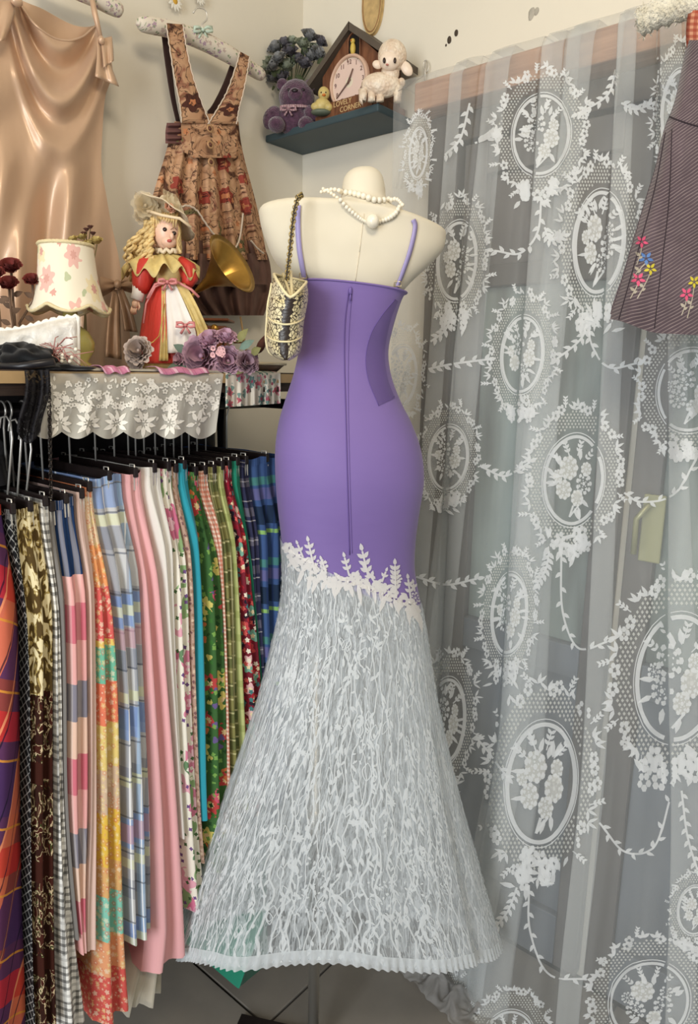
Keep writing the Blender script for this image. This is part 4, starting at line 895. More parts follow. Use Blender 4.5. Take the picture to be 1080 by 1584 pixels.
eg = [cush(1-i/40, 0, 0) for i in range(41)]; eg = [cush(1, 1-i/14, 0) for i in range(14)]+eg
part('lace_edge', M().tube([q_+Z*0.002*math.sin(i*2.2) for i, q_ in enumerate(eg)], 0.0035, 6), RTH, cu2)
f_ = stand(50, -0.39); fe = thing('black_felt_hat', 'black felt hat with ribbon lying on the shelf at the left', 'hat', f_.at)
part('crown', M().ell(f_.p(30, 554), (55*f_.k, 0.045, 20*f_.k), 60, 30, ROT, 0.55), BKF, fe); part('brim', M().ell(f_.p(62, 568), (72*f_.k, 0.04, 6*f_.k), 50, 12, ROT, 0.4), BKF, fe)
part('hat_ribbon', M().tube([f_.p(-30, 566, 0.045), f_.p(30, 567, 0.055), f_.p(84, 560, 0.05)], 0.006, 6), mat('black_satin', c8(30, 28, 32), 0.35), fe)
f_ = stand(100, -0.405); sp = thing('bead_sprig', 'spray of thin pink stems with small pearl beads on the shelf', 'bead spray', f_.at); PKW = mat('dusty_pink_wire', c8(176, 120, 112), 0.7); rn = random.Random(21)
for i in range(26):
    x0 = rn.uniform(60, 100); y0 = rn.uniform(530, 560); x1 = x0+rn.uniform(8, 50); y1 = rn.uniform(508, 566) if i % 3 else 568
    part('stem', M().tube([f_.p(x0, y0, 0.012), f_.p((x0+x1)/2, (y0+y1)/2-rn.uniform(0, 16), 0.02), f_.p(x1, y1, 0.012)], 0.0008, 4), PKW, sp)
for i in range(9): part('bead', M().ell(f_.p(rn.uniform(62, 120), rn.uniform(540, 562), 0.018), 0.0032, 8, 6), PEARL, sp)

# --- porcelain doll
f_ = stand(255, -0.265); doll = thing('porcelain_doll', 'blonde porcelain doll in a red and white gown with a tulle hat', 'doll', f_.at); q = f_.p
SKIN = mat('doll_porcelain', c8(232, 190, 164), 0.35, spec=0.5, sss=0.1); RED = P('doll_red_satin', 0.4, 0.4); RED.col(c8(196, 58, 48)); RED.bump(RED.noise(RED.scale(RED.ob(), (30, 30, 5)), 3, 2), 0.4, 0.006); RED = RED.m
DWH = mat('doll_white_satin', c8(232, 226, 220), 0.4, var=0.06, vs_=30); GLD = mat('gold_tulle', c8(210, 186, 120), 0.55, var=0.25, vs_=50, bump=0.5, bs=160); HAIR = mat('blonde_doll_hair', c8(226, 196, 136), 0.45, var=0.3, vs_=60, bump=0.5, bs=260); HATW = mat('ivory_hat_straw', c8(226, 208, 178), 0.7, var=0.12, vs_=40, bump=0.6, bs=220); PKR = mat('pink_satin_ribbon', c8(206, 130, 128), 0.4); DTU = sheer('ivory_hat_tulle', c8(228, 214, 184), 0.5, 0.3)
def ringloft(rows, n=28, fold=0, nf=9, rot=0.0):      # rows (py, xl, xr, depth_m)
    m_ = M()
    def fn(u, v):
        py, xl, xr, dp = [interp([(i,)+r_ for i, r_ in enumerate(rows)], v*(len(rows)-1))[k_] for k_ in range(4)]
        th = rad(90)+2*PI*u; g = 1+fold*v*math.sin(nf*th+1); return q((xl+xr)/2+(xr-xl)/2*math.cos(th)*g, py, -dp*math.sin(th)*g)
    return m_.grid(fn, n*2, 6*(len(rows)-1), caps=True)
bdy = ringloft([(368, 250, 266, .010), (390, 248, 268, .010), (400, 228, 286, .016), (420, 230, 284, .020), (436, 238, 280, .018), (446, 234, 286, .022), (480, 226, 296, .035), (530, 222, 306, .045), (572, 220, 312, .05)])
part('body', bdy, GLD, doll)
head = part('head', M().ell(q(257, 358, 0.004), (21*f_.k, 0.024, 27*f_.k), 24, 16, ROT @ Matrix.Rotation(rad(-6), 3, 'Y')).ell(q(261, 374, 0.014), (12*f_.k, 0.014, 9*f_.k), 14, 8, ROT).ell(q(266, 365, 0.028), (3.2*f_.k, 0.004, 5*f_.k), 8, 6, ROT), SKIN, doll)
EYE = mat('doll_eye', c8(44, 28, 22), 0.15); LIP = mat('doll_lips', c8(176, 70, 66), 0.4); BROW = mat('doll_brow', c8(120, 80, 50), 0.7)
for x, y in ((255, 355), (269, 361)):
    ey = part('eye', M().ell(q(x, y, 0.0265), (3.6*f_.k, 0.0028, 3.2*f_.k), 10, 7, ROT), EYE, head); part('eyebrow', M().tube([q(x-5, y-6, 0.025), q(x, y-9, 0.026), q(x+5, y-5, 0.025)], 0.0006, 4), BROW, ey)
part('lips', M().ell(q(262, 372.5, 0.0275), (3.6*f_.k, 0.002, 2.2*f_.k), 10, 6, ROT), LIP, head)
hr = M(); rn = random.Random(4)
hr.ell(q(254, 350, -0.010), (27*f_.k, 0.026, 29*f_.k), 18, 12, ROT, 0.1)
for i in range(11): x = 236+i*3.8; hr.tube([q(x, 330, 0.016), q(x-1+rn.uniform(-1, 1), 338, 0.024), q(x-2, 345 if 3 < i < 9 else 352, 0.025)], [0.003, 0.0028, 0.001], 5)
part('hair', hr, HAIR, doll)
for i in range(26):                           # ringlets
    x0 = 240-rn.uniform(0, 14); x1 = rn.uniform(193, 234); yb_ = rn.uniform(392, 436); c_ = []
    for k in range(26):
        t = k/25; c_.append(q(lerp(x0, x1, min(1, t*1.6))+3.2*math.cos(k*1.25+i), lerp(342, yb_, t), 0.012+0.004*math.sin(k*1.25+i)+0.012*math.sin(i)))
    part('ringlet', M().tube(c_, 0.0033, 6), HAIR, doll)
for i in range(5):
    x0 = 274; c_ = [q(x0+4*t+2.5*math.cos(t*8+i), lerp(345, 392, t), -0.006+0.003*math.sin(t*8+i)+0.004*i) for t in [k/16 for k in range(17)]]; part('ringlet', M().tube(c_, 0.003, 6), HAIR, doll)
hat = part('hat', M().lathe([(0.0, 0.030), (0.016, 0.029), (0.026, 0.020), (0.029, 0.004), (0.046, 0.0), (0.062, -0.010), (0.0625, -0.012), (0.046, -0.003), (0.028, 0.0), (0, 0.0)], q(258, 331, -0.014), 40, ROT @ Matrix.Rotation(rad(24), 3, 'Y') @ Matrix.Rotation(rad(-24), 3, 'X'), lambda th, v: (1+0.05*math.sin(5*th), 0.003*math.sin(7*th))), HATW, doll)
tu = M()
for i in range(9):
    c_ = q(rn.uniform(215, 262), rn.uniform(312, 336), rn.uniform(0.0, 0.03)); petal_rose(tu, c_, Vector((rn.uniform(-1, 1), -1, rn.uniform(.2, 1))), rn.uniform(12, 20)*f_.k, 3, i, 1.0)
part('hat_tulle', tu, DTU, hat); part('hat_ribbon', M().tube([q(228, 326, 0.03), q(250, 333, 0.04), q(278, 338, 0.04), q(296, 352, 0.03)], 0.003, 6), mat('ivory_ribbon', c8(226, 204, 170), 0.4), hat)
part('hat_flower', petal_rose(M(), q(262, 322, 0.034), Vector((0, -1, .5)), 9*f_.k, 3, 3), mat('peach_silk', c8(226, 178, 150), 0.6), hat)
def ruff(u, v):
    th = 2*PI*u; rr = lerp(0.012, 0.078, v); w_ = 0.010*v*math.sin(th*13)+0.006*v*math.sin(th*5+1); c_ = q(248, 396); return c_+R*(rr*math.cos(th))+F*(0.62*rr*math.sin(th))+Z*(w_-0.034*v*v)
part('collar_ruff', M().grid(ruff, 130, 6), GLD, doll, solid=0.0006)
part('neck_lace', M().tube([q(258+16*math.cos(t), 388+3*math.sin(t*9), 0.016*-math.sin(t)) for t in [2*PI*i/40 for i in range(40)]], 0.004, 5, closed=True), HATW, doll)
arm = part('sleeve', M().tube([q(240, 402, 0.01), q(228, 412, 0.018), q(221, 428, 0.02), q(218, 444, 0.022), q(216, 452, 0.022)], [0.012, 0.021, 0.022, 0.017, 0.013], 14), RED, doll)
part('cuff', M().tube([q(216, 442, 0.023), q(214, 454, 0.024), q(211, 464, 0.025)], [0.014, 0.0125, 0.013], 12), DWH, arm)
hd = M().tube([q(212, 462, 0.024), q(210, 470, 0.026), q(208, 476, 0.027)], [0.006, 0.008, 0.006], 8)
for i in range(4): hd.tube([q(205+i*2.2, 474, 0.027), q(203+i*2.2, 481, 0.029), q(204+i*2.2, 487-abs(i-1.5), 0.026)], [0.0026, 0.0022, 0.0014], 5)
hd.tube([q(214, 468, 0.03), q(216, 475, 0.033), q(214, 480, 0.033)], [0.0025, 0.0022, 0.0014], 5); part('hand', hd, SKIN, arm)
arm2 = part('sleeve', M().tube([q(278, 404, 0.0), q(290, 416, 0.006), q(294, 432, 0.01), q(288, 442, 0.016)], [0.012, 0.018, 0.016, 0.011], 12), RED, doll)
part('overskirt', ringloft([(436, 238, 280, .020), (450, 228, 292, .034), (490, 220, 302, .050), (530, 215, 312, .06), (562, 213, 316, .064)], 28, 0.05, 9), RED, doll, label='red satin overskirt')
def panel(nm, rows, mt, d0, fold=0.003, par=doll, lab=None):
    def fn(u, v):
        py, xl, xr = interp([(i,)+r_ for i, r_ in enumerate(rows)], v*(len(rows)-1)); px = lerp(xl, xr, u); dd = lerp(d0, d0+0.046, v**0.8)*math.sqrt(max(0.05, 1-((px-264)/58.0)**2*0.6)); return q(px, py, dd+fold*math.sin(u*14)*v)
    return part(nm, M().grid(fn, 20, 16), mt, par, solid=0.0012, label=lab)
panel('apron', [(440, 257, 272), (470, 257, 286), (510, 259, 302), (546, 260, 306)], DWH, 0.027)
panel('gold_lace_panel', [(438, 268, 286), (470, 286, 304), (510, 303, 322), (528, 306, 326)], GLD, 0.024)
panel('gold_lace_panel', [(438, 250, 257), (480, 250, 259), (530, 248, 260), (558, 246, 260)], GLD, 0.026)
sash = M().tube([q(228, 462, 0.045), q(240, 440, 0.035), q(258, 435, 0.034), q(276, 437, 0.034), q(296, 448, 0.034), q(308, 460, 0.03)], 0.0028, 6).tube([q(222, 500, 0.05), q(226, 470, 0.045), q(240, 444, 0.038), q(257, 436, 0.036)], 0.002, 5)
part('sash', sash, PKR, doll)
def bow(nm, fr_, cx, cy, sz, d, mt, par, tails=1.0):
    p2 = lambda x, y, dd=0: fr_.p(cx+x*sz, cy+y*sz, d+dd)
    m_ = M()
    for s_ in (-1, 1):
        m_.tube([p2(0, 0), p2(s_*0.5, -0.32, 0.006), p2(s_*1.0, -0.28, 0.004), p2(s_*1.05, 0.15, 0.004), p2(s_*0.5, 0.22, 0.008), p2(0, 0.02)], [sz*fr_.k*w__ for w__ in (0.08, 0.16, 0.2, 0.2, 0.15, 0.08)], 7)
        m_.tube([p2(0, 0.05), p2(s_*0.25, 0.5*tails, 0.003), p2(s_*0.55, 1.0*tails)], [sz*fr_.k*w__ for w__ in (0.07, 0.12, 0.16)], 6)
    m_.ell(p2(0, 0, 0.006), sz*fr_.k*0.2, 8, 6); return part(nm, m_, mt, par)
bow('sash_bow', f_, 259, 436, 13, 0.042, PKR, doll); bow('apron_bow', f_, 287, 503, 13, 0.075, PKR, doll)
part('gold_cord', M().tube([q(255, 470, 0.052), q(250, 500, 0.062), q(246, 520, 0.066), q(236, 530, 0.07), q(222, 528, 0.066)], 0.0011, 5), mat('gold_cord', c8(200, 170, 90), 0.35, metal=0.7), doll)

# --- grey tulle pompom flower, toy gramophone, rose bouquet
f2 = stand(213, -0.40); pf = thing('tulle_flower', 'grey-mauve tulle pompom flower standing before the doll', 'fabric flower', f2.at); TPM = mat('grey_mauve_tulle', c8(182, 164, 152), 0.85, var=0.12, vs_=60)
part('petals', petal_rose(M(), f2.p(214, 542, 0.0), -F+Z*0.3, 23*f2.k, 5, 8, 1.2), TPM, pf); part('lower_petals', petal_rose(M(), f2.p(210, 557, -0.004), -F-Z*0.1, 15*f2.k, 4, 18, 1.0), TPM, pf)
f3 = stand(345, -0.20); gr = thing('toy_gramophone', 'miniature gramophone with a brass horn behind the doll', 'gramophone', f3.at); BRS = mat('aged_brass', c8(190, 148, 72), 0.32, metal=0.75, var=0.2, vs_=30)
A_ = f3.p(302, 452, 0.01); B_ = f3.p(360, 408, 0.05); ax = (B_-A_).normalized(); Xv = ax.orthogonal().normalized()
rtm = ax.to_track_quat('Z', 'Y').to_matrix(); L_ = (B_-A_).length; rb_ = 46*f3.k
pr = [(0.004, 0), (0.008, L_*0.15), (0.014, L_*0.4), (0.55*rb_, L_*0.75), (0.86*rb_, L_*0.94), (1.0*rb_, L_), (1.02*rb_, L_+0.001), (0.84*rb_, L_*0.955), (0.5*rb_, L_*0.77), (0.009, L_*0.42)]
part('horn', M().lathe(pr, A_, 32, rtm), BRS, gr)
part('horn_elbow', M().tube([A_, A_-ax*0.02-Z*0.005, f3.p(296, 490, 0), f3.p(320, 505, 0)], [0.004, 0.005, 0.005, 0.005], 8), BRS, gr)
WDN = mat('reddish_brown_wood', c8(120, 72, 46), 0.45, var=0.25, vs_=30)
part('cabinet', M().box(f3.p(330, 532), (0.075, 0.075, 0.078), ROT), WDN, gr, smooth=False, bev=0.003)
part('cabinet_top', M().box(f3.p(330, 496), (0.085, 0.085, 0.006), ROT), WDN, gr, smooth=False, bev=0.002); part('crank', M().tube([f3.p(362, 530, 0.0), f3.p(376, 530, 0.01), f3.p(376, 515, 0.01)], 0.002, 6), BRS, gr)
part('rosette', M().lathe([(0, 0), (0.008, 0), (0.009, 0.002), (0.004, 0.003), (0, 0.004)], f3.p(332, 508, 0.0385), 14, ROT @ Matrix.Rotation(PI/2, 3, 'X')), BRS, gr)
rest = thing('wooden_easel_rod', 'thin pale wooden rod leaning behind the roses', 'rod', f3.p(384, 572)); part('rod', M().tube([f3.p(386, 572, -0.01), f3.p(372, 490, -0.02)], 0.0025, 6), EDGE, rest)
f4 = stand(330, -0.405); rq = thing('rose_bouquet', 'bunch of dusty mauve silk roses on the shelf edge', 'silk flowers', f4.at)
MAU = [mat('dusty_mauve_silk', c8(184, 148, 164), 0.8, var=0.2, vs_=60), mat('pale_mauve_silk', c8(204, 166, 184), 0.8, var=0.2, vs_=60), mat('smoky_mauve_silk', c8(172, 142, 154), 0.8, var=0.25, vs_=60)]
for i, (x, y, r_, mi, ax) in enumerate(((311, 550, 31, 0, (-.1, -1, .1)), (353, 558, 23, 0, (.2, -1, .1)), (382, 561, 19, 2, (.5, -1, .3)), (325, 526, 20, 1, (-.1, -.7, .7)), (350, 522, 18, 1, (.2, -.6, .8)), (277, 556, 12, 1, (-.6, -.8, .3)), (300, 536, 9, 1, (-.4, -.6, .6)))):
    a_ = R*ax[0]+F*ax[1]+Z*ax[2]; ro = part('rose', petal_rose(M(), f4.p(x, y, 0.012), a_, r_*f4.k, 5 if r_ > 14 else 3, i+30, 1.0), MAU[mi], rq)
    part('stem', M().tube([f4.p(x, y, 0.0), f4.p(330, 566, -0.02)], 0.0018, 5), STEM, rq)
for i in range(12): part('small_blossom', petal_rose(M(), f4.p(rn.uniform(328, 346), rn.uniform(536, 550), 0.03), -F, 4*f4.k, 1, i), mat('blush_blossom', c8(226, 180, 182), 0.7) if i == 0 else bpy.data.materials['blush_blossom'], rq)
LGR = mat('grey_teal_leaf', c8(110, 132, 120), 0.7, var=0.2, vs_=40); LOL = mat('olive_leaf', c8(130, 128, 80), 0.7, var=0.2, vs_=40)
for i, (x, y, dx, dy) in enumerate(((290, 545, -22, -12), (288, 562, -30, 8), (300, 568, -34, 4), (370, 540, 24, -14), (366, 530, 18, -22), (388, 548, 16, -10), (320, 570, -18, 6), (362, 572, 16, 3))):
    a_ = f4.p(x, y, 0.01); part('leaf', M().leaf(a_, f4.p(x+dx, y+dy, 0.015), -F+Z*0.5, 0.009), LGR if i < 4 else LOL, rq)
f5 = stand(412, -0.40); ds = thing('shallow_dish', 'shallow cream and brown dish under the snakeskin bag', 'dish', f5.at); DSH = mat('cream_glaze', c8(206, 194, 164), 0.3); DSB = mat('brown_glaze', c8(104, 84, 68), 0.4)
part('bowl', M().lathe([(0, 0.001), (0.022, 0.001), (0.040, 0.016), (0.038, 0.017), (0.021, 0.004), (0, 0.004)], f5.at, 28), DSB, ds); part('rim', M().tube([f5.at+Vector((0.040*math.cos(t), 0.040*math.sin(t), 0.0175)) for t in [2*PI*i/28 for i in range(28)]], 0.0035, 6, closed=True), DSH, ds)
f6 = stand(404, -0.36); dl = thing('dried_leaf', 'curled dark brown dried leaf standing beside the bag', 'leaf', f6.at); part('blade', M().leaf(f6.p(398, 548), f6.p(410, 518), -F+R*.4, 0.009, 6, 0.25), BRR, dl, solid=0.0008); part('stalk', M().tube([f6.p(398, 548), f6.p(400, 572)], 0.0012, 5), BRR, dl)

# ------------------------------------------------------------------ clothes hung on the left wall
def garment(rows, base, dfn, nu=60, nv=60, back=0.010, uvs=(1.0, 1.0)):
    """rows (py, xl, xr) traced edges; lies base metres off wall_left; dfn(u, v, px, py) extra depth; closed front and back"""
    m_ = M(); tab = list(rows)
    def fr_(u, v, fk):
        py = lerp(tab[0][0], tab[-1][0], v); xl, xr = interp(tab, py); px = lerp(xl, xr, u)
        ed = (1-(2*u-1)**8)
        d = base+(dfn(u, v, px, py)*ed if fk else -back*ed)
        return px, py, d
    def front(u, v): px, py, d = fr_(u, v, 1); return ony(px, py, -d)
    def bck(u, v): px, py, d = fr_(1-u, v, 0); return ony(px, py, -d)
    uvf = lambda u, v: ((front(u, v)).x*uvs[0], front(u, v).z*uvs[1])
    m_.grid(front, nu, nv, uvf); m_.grid(bck, nu//3, nv//2, lambda u, v: (u*0.3, v*0.5)); return m_
SATN = P('champagne_satin', 0.42, 0.5); SATN.col(c8(200, 166, 136)); SATN.b.inputs['Sheen Weight'].default_value = 0.2; SATN.b.inputs['Coat Weight'].default_value = 0.15; SATN.b.inputs['Metallic'].default_value = 0.25; SATN.bump(SATN.noise(SATN.scale(SATN.ob(), (14, 14, 3)), 2, 2), 0.15, 0.01); SATN = SATN.m
TOPX = [(-140, 26), (-60, 12), (-10, -6), (28, 4), (52, 36), (78, 58), (100, 63), (124, 57), (141, 44), (152, 36)]
RGX = [(30, 152), (60, 158), (90, 171), (115, 174), (150, 163), (215, 158), (260, 157), (300, 164), (340, 171), (400, 184), (480, 196), (620, 214)]
def satin(u, v):
    xr0 = 152; px0 = lerp(-140, xr0, u); yt = interp(TOPX, px0)[0]; py = lerp(yt, 620, v**1.15); xr = interp(RGX, py)[0]; px = lerp(-140-0.05*(py), xr, u)
    q_ = max(-1.25, min(1.25, (px-95)/62.0)); r_ = py+92*q_*q_; cw = sstep(290, 150, r_)*sstep(95, 60, abs(px-95)); w1 = sstep(170, 330, py)
    d = 0.020*cw*math.sin(r_/13.5-3.6)+0.016*sstep(60, 120, py)
    d += w1*(0.016*math.sin((px-0.10*(py-300))/15.5+0.7)+0.008*math.sin((px+0.16*(py-300))/9.0+2))+0.010*(1-w1)*math.sin((px+py*0.55)/26.0)*sstep(80, 200, py)
    d *= (1-u**14); return ony(px, py, -(0.062+d))
sd = thing('satin_dress', 'champagne satin slip dress with cowl neck hanging on the left wall', 'dress', ony(60, 560, -0.06))
sg = M().grid(satin, 110, 110).grid(lambda u, v: satin(1-u, v)*Vector((1, 1, 1)).x if False else Vector((satin(1-u, v).x, -0.03, satin(1-u, v).z)), 20, 20)
part('dress_body', sg, SATN, sd)
part('cowl_hem', M().tube([satin(i/80, 0.0) for i in range(45, 81)], 0.0022, 6), SATN, sd)
wq = lambda px, py, d: ony(px, py, -d)
part('back_neck', M().grid(lambda u, v: wq(lerp(32, 150, u), lerp(lerp(10, 48, sstep(0.2, 1, u))+16*math.sin(u*PI)-10, 120, v), 0.040+0.006*math.sin(u*9+v*4)), 20, 14), SATN, sd)
part('strap', M().tube([wq(140, -12, .075), wq(147, 22, .08), wq(156, 58, .085)], [0.0055, 0.006, 0.004], 8), SATN, sd); part('strap', M().tube([wq(20, -20, .075), wq(28, 4, .085)], 0.007, 8), SATN, sd)
def flap(pts, d, fold=0.004): 
    L_, R_ = pts
    return M().grid(lambda u, v: wq(*[lerp(interp([(i,)+q_ for i, q_ in enumerate(L_)], v*(len(L_)-1))[k_], interp([(i,)+q_ for i, q_ in enumerate(R_)], v*(len(R_)-1))[k_], u) for k_ in range(2)], d+fold*math.sin(u*10)*v+0.012*v), 12, 14)
bw = part('shoulder_bow', flap([[(150, 58), (150, 85), (147, 118)], [(160, 58), (168, 90), (184, 134)]], 0.088), SATN, sd, solid=0.001)
part('bow_flap', flap([[(156, 60), (158, 80), (160, 105)], [(173, 56), (175, 75), (176, 94)]], 0.090), SATN, bw, solid=0.001); part('bow_knot', M().ell(wq(157, 62, .096), (0.007, 0.006, 0.008), 10, 7), SATN, bw)
bw = part('shoulder_bow', flap([[(-20, 0), (-22, 30), (-24, 70)], [(24, 0), (20, 30), (8, 62)]], 0.085, 0.008), SATN, sd, solid=0.001)
part('bow_knot', M().ell(wq(26, 2, .096), (0.011, 0.008, 0.009), 12, 8), SATN, bw)
class WFr:
    def __init__(s, d, px): s.d = d; s.k = 1/ppm(wq(px, 450, d))
    def p(s, x, y, dd=0): return wq(x, y, s.d+dd)
BOWS = mat('taupe_satin', c8(160, 128, 100), 0.4, metal=0.2, var=0.15, vs_=30)
wf = WFr(0.095, 182)
bm2 = M()
for s_ in (-1, 1):
    bm2.grid(lambda u, v: wf.p(182+s_*lerp(2, 27, u)+0, 441+lerp(-1, 1, v)*(4+13*u**0.7)-s_*3*u, 0.014*math.sin(PI*v)*(0.3+0.7*u)+0.004*math.sin(v*12)*(1-u)), 12, 14)
    bm2.grid(lambda u, v: wf.p(182+s_*lerp(2, 27, u)+0, 441+lerp(-1, 1, v)*(4+13*u**0.7)-s_*3*u, -0.004), 8, 8)
bt = part('tie_bow', bm2, BOWS, sd, label='taupe satin tie bow')
part('bow_tail', flap([[(174, 448), (166, 500), (162, 552)], [(184, 448), (186, 500), (188, 556)]], 0.094, 0.005), BOWS, bt, solid=0.001); part('bow_tail', flap([[(181, 448), (188, 480), (192, 512)], [(190, 446), (204, 480), (213, 514)]], 0.096, 0.005), BOWS, bt, solid=0.001)
part('bow_knot', M().ell(wf.p(182, 440, 0.014), (0.008, 0.008, 0.010), 12, 8), BOWS, bt)
# padded hangers
PADF = floral('floral_padded_cotton', c8(220, 210, 194), [(60, .34, [c8(176, 150, 164), c8(220, 210, 194), c8(190, 170, 160)], 5), (80, .25, [c8(220, 210, 194), c8(150, 160, 130), c8(220, 210, 194)], 3)])
def hanger_pad(nm, lab, pts, rads, d, mt, hook, par_lab):
    t_ = thing(nm, lab, 'hanger', wq(hook[0][0], hook[0][1], d)); n = 30; c_ = curve([p_+(r_,) for p_, r_ in zip(pts, rads)], n)
    P3 = [wq(x, y, d) for x, y, r_ in c_]; RR = [max(0.001, r_/ppm(P3[0])) for x, y, r_ in c_]
    part('padded_bar', M().tube(P3, RR, 14), mt, t_); part('hook', M().tube([wq(x, y, d) for x, y in curve(hook, 18)], 0.0018, 6), CHR, t_); return t_
h1 = hanger_pad('padded_hanger', 'floral padded hanger carrying the floral pinafore', [(212, 37), (222, 38), (262, 45), (310, 62), (350, 82), (385, 104), (404, 116), (408, 119)], [3, 11, 13, 14, 14, 12, 10, 2], 0.075, PADF, [(318, 66), (312, 40), (320, 30), (318, 16), (306, 12), (299, 20)], '')
MINT = mat('mint_ribbon', c8(190, 206, 190), 0.5); bow('hook_bow', WFr(0.085, 318), 314, 46, 13, 0.006, MINT, h1)
hanger_pad('padded_hanger', 'floral padded hanger end above the satin dress', [(60, -40), (110, -16), (145, -2), (172, 10), (185, 16), (190, 19)], [10, 11, 12, 13, 11, 2], 0.065, PADF, [(60, -46), (62, -70), (50, -80)], '')
# daisy ornaments at the top edge
DW = mat('white_daisy_petal', c8(226, 222, 210), 0.7); DY = mat('daisy_yellow', c8(206, 160, 60), 0.8)
for x, y, r_, lab in ((270, 2, 15, 'white daisy ornament pinned above the padded hanger'), (309, -4, 12, 'small white daisy ornament beside the hanger hook')):
    t_ = thing('daisy_ornament', lab, 'ornament', wq(x, y, 0.004), 'daisy ornaments'); c_ = wq(x, y, 0.012); k_ = r_/ppm(c_)
    for i in range(12): a = 2*PI*i/12; part('petal', M().leaf(c_, c_+Vector((math.cos(a), -0.1, math.sin(a)))*k_, (0, -1, 0), k_*0.2), DW, t_)
    part('flower_centre', M().ell(c_-Vector((0, 0.002, 0)), (k_*.33, 0.003, k_*.33), 10, 6), DY, t_); part('pin', M().tube([c_, Vector((c_.x, 0.0, c_.z))], 0.001, 5), CHR, t_)
# tapestry pinafore
def tapestry(name, base):
    p_ = P(name, 0.9, 0.15); uv_ = p_.uv(); n1 = p_.noise(uv_, 16, 3, 1.5)
    cr_ = p_.ramp(n1, [(0, c8(70, 46, 38)), (0.36, c8(92, 62, 48)), (0.44, base), (0.56, c8(196, 156, 122)), (0.64, c8(140, 88, 72)), (0.7, c8(118, 112, 74))], False)
    cr_ = flowers(p_, cr_, uv_, 14, .30, [c8(150, 70, 58), base, c8(84, 52, 44), c8(206, 160, 124), c8(118, 110, 76)], 5, c8(196, 130, 90), 4.0)
    ln = p_.math('LESS_THAN', p_.math('ABSOLUTE', p_.math('SUBTRACT', p_.noise(uv_, 24, 2, 2.0), 0.5)), 0.018); p_.col(p_.mix(p_.math('MULTIPLY', ln, 0.8), cr_, c8(60, 40, 34))); return cloth_finish(p_)
TAP = tapestry('tan_tapestry_floral', c8(176, 134, 102)); TRIML = mat('ivory_lace_trim', c8(214, 196, 176), 0.85, bump=0.5, bs=500); LIN = mat('dark_brown_lining', c8(58, 38, 34), 0.9); RUF = mat('brown_chiffon', c8(104, 76, 66), 0.85, var=0.3, vs_=22)
pin = thing('floral_pinafore', 'tan tapestry floral pinafore with buttons on the padded hanger', 'pinafore', wq(330, 480, 0.06))
SKR = [(188, 270, 369), (215, 262, 372), (245, 254, 378), (290, 240, 390), (330, 230, 400), (370, 222, 408), (402, 216, 414)]
part('skirt', garment(SKR, 0.06, lambda u, v, px, py: 0.018+0.016*v*math.sin(u*34+0.6*math.sin(v*3))+0.008*math.sin(u*62)*v, 110, 40, 0.02), TAP, pin)
part('ruffle', garment([(372, 226, 404), (400, 222, 416), (430, 226, 420), (460, 244, 418), (488, 286, 408)], 0.055, lambda u, v, px, py: 0.008+0.012*math.sin(u*44+v*2)+0.008*math.sin(u*21+v*5), 110, 20, 0.015), RUF, pin, label='brown chiffon ruffle')
part('ruffle', garment([(392, 250, 402), (410, 248, 410), (440, 252, 414)], 0.075, lambda u, v, px, py: 0.006+0.009*math.sin(u*50+v*2), 90, 10, 0.004), RUF, pin)
part('side_gather', garment([(190, 258, 284), (204, 256, 284), (222, 256, 285)], 0.07, lambda u, v, px, py: 0.008+0.004*math.sin(py/1.6), 16, 26, 0.02), mat('plum_brown_gather', c8(112, 76, 72), 0.9), pin)
part('bib', garment([(176, 281, 367), (190, 280, 366), (210, 281, 366), (234, 284, 366), (244, 300, 366)], 0.092, lambda u, v, px, py: 0.008*math.sin(PI*u), 24, 24, 0.006), TAP, pin)
for L_, R_ in (([(257, 36), (262, 70), (270, 120), (278, 160), (281, 190)], [(283, 38), (288, 70), (297, 112), (310, 152), (325, 192)]), ([(371, 80), (366, 100), (352, 140), (338, 166), (322, 192)], [(386, 88), (383, 110), (376, 145), (370, 168), (366, 192)])):
    part('strap', M().grid(lambda u, v: wq(*[lerp(interp([(i,)+q_ for i, q_ in enumerate(L_)], v*4)[k_], interp([(i,)+q_ for i, q_ in enumerate(R_)], v*4)[k_], u) for k_ in range(2)], 0.102-0.004*v+0.002*math.sin(PI*u)), 8, 26, lambda u, v: (u*0.04, 1.7+v*0.2)), TAP, pin, solid=0.003)
    for E_ in (L_, R_): part('strap_trim', M().tube([wq(x+0.6*math.sin(i*2.5), y, 0.105-0.004*i/30) for i, (x, y) in enumerate(curve(E_, 30))], 0.0016, 5), TRIML, pin)
for L_, R_ in (([(250, 52), (256, 100), (264, 150), (273, 190)], [(259, 55), (265, 100), (271, 150), (279, 190)]), ([(357, 98), (345, 130), (330, 160), (321, 172)], [(368, 98), (356, 136), (338, 168), (322, 186)])):
    part('strap_lining', M().grid(lambda u, v: wq(*[lerp(interp([(i,)+q_ for i, q_ in enumerate(L_)], v*3)[k_], interp([(i,)+q_ for i, q_ in enumerate(R_)], v*3)[k_], u) for k_ in range(2)], 0.055), 5, 16), LIN, pin, solid=0.002)
BTN = mat('brass_rim_button', c8(190, 150, 110), 0.4, metal=0.4); BTD = mat('brown_button', c8(96, 56, 42), 0.4)
for x, y in ((324, 199), (325, 224), (326, 251)):
    c_ = wq(x, y, 0.112); rr_ = Matrix.Rotation(PI/2, 3, 'X'); bt_ = part('button', M().lathe([(0, 0), (0.0085, 0), (0.0095, 0.001), (0.0085, 0.003), (0.0055, 0.002), (0, 0.002)], c_, 16, rr_), BTN, pin); part('button_centre', M().lathe([(0, 0.0022), (0.005, 0.0022), (0.003, 0.004), (0, 0.004)], c_, 10, rr_), BTD, bt_)
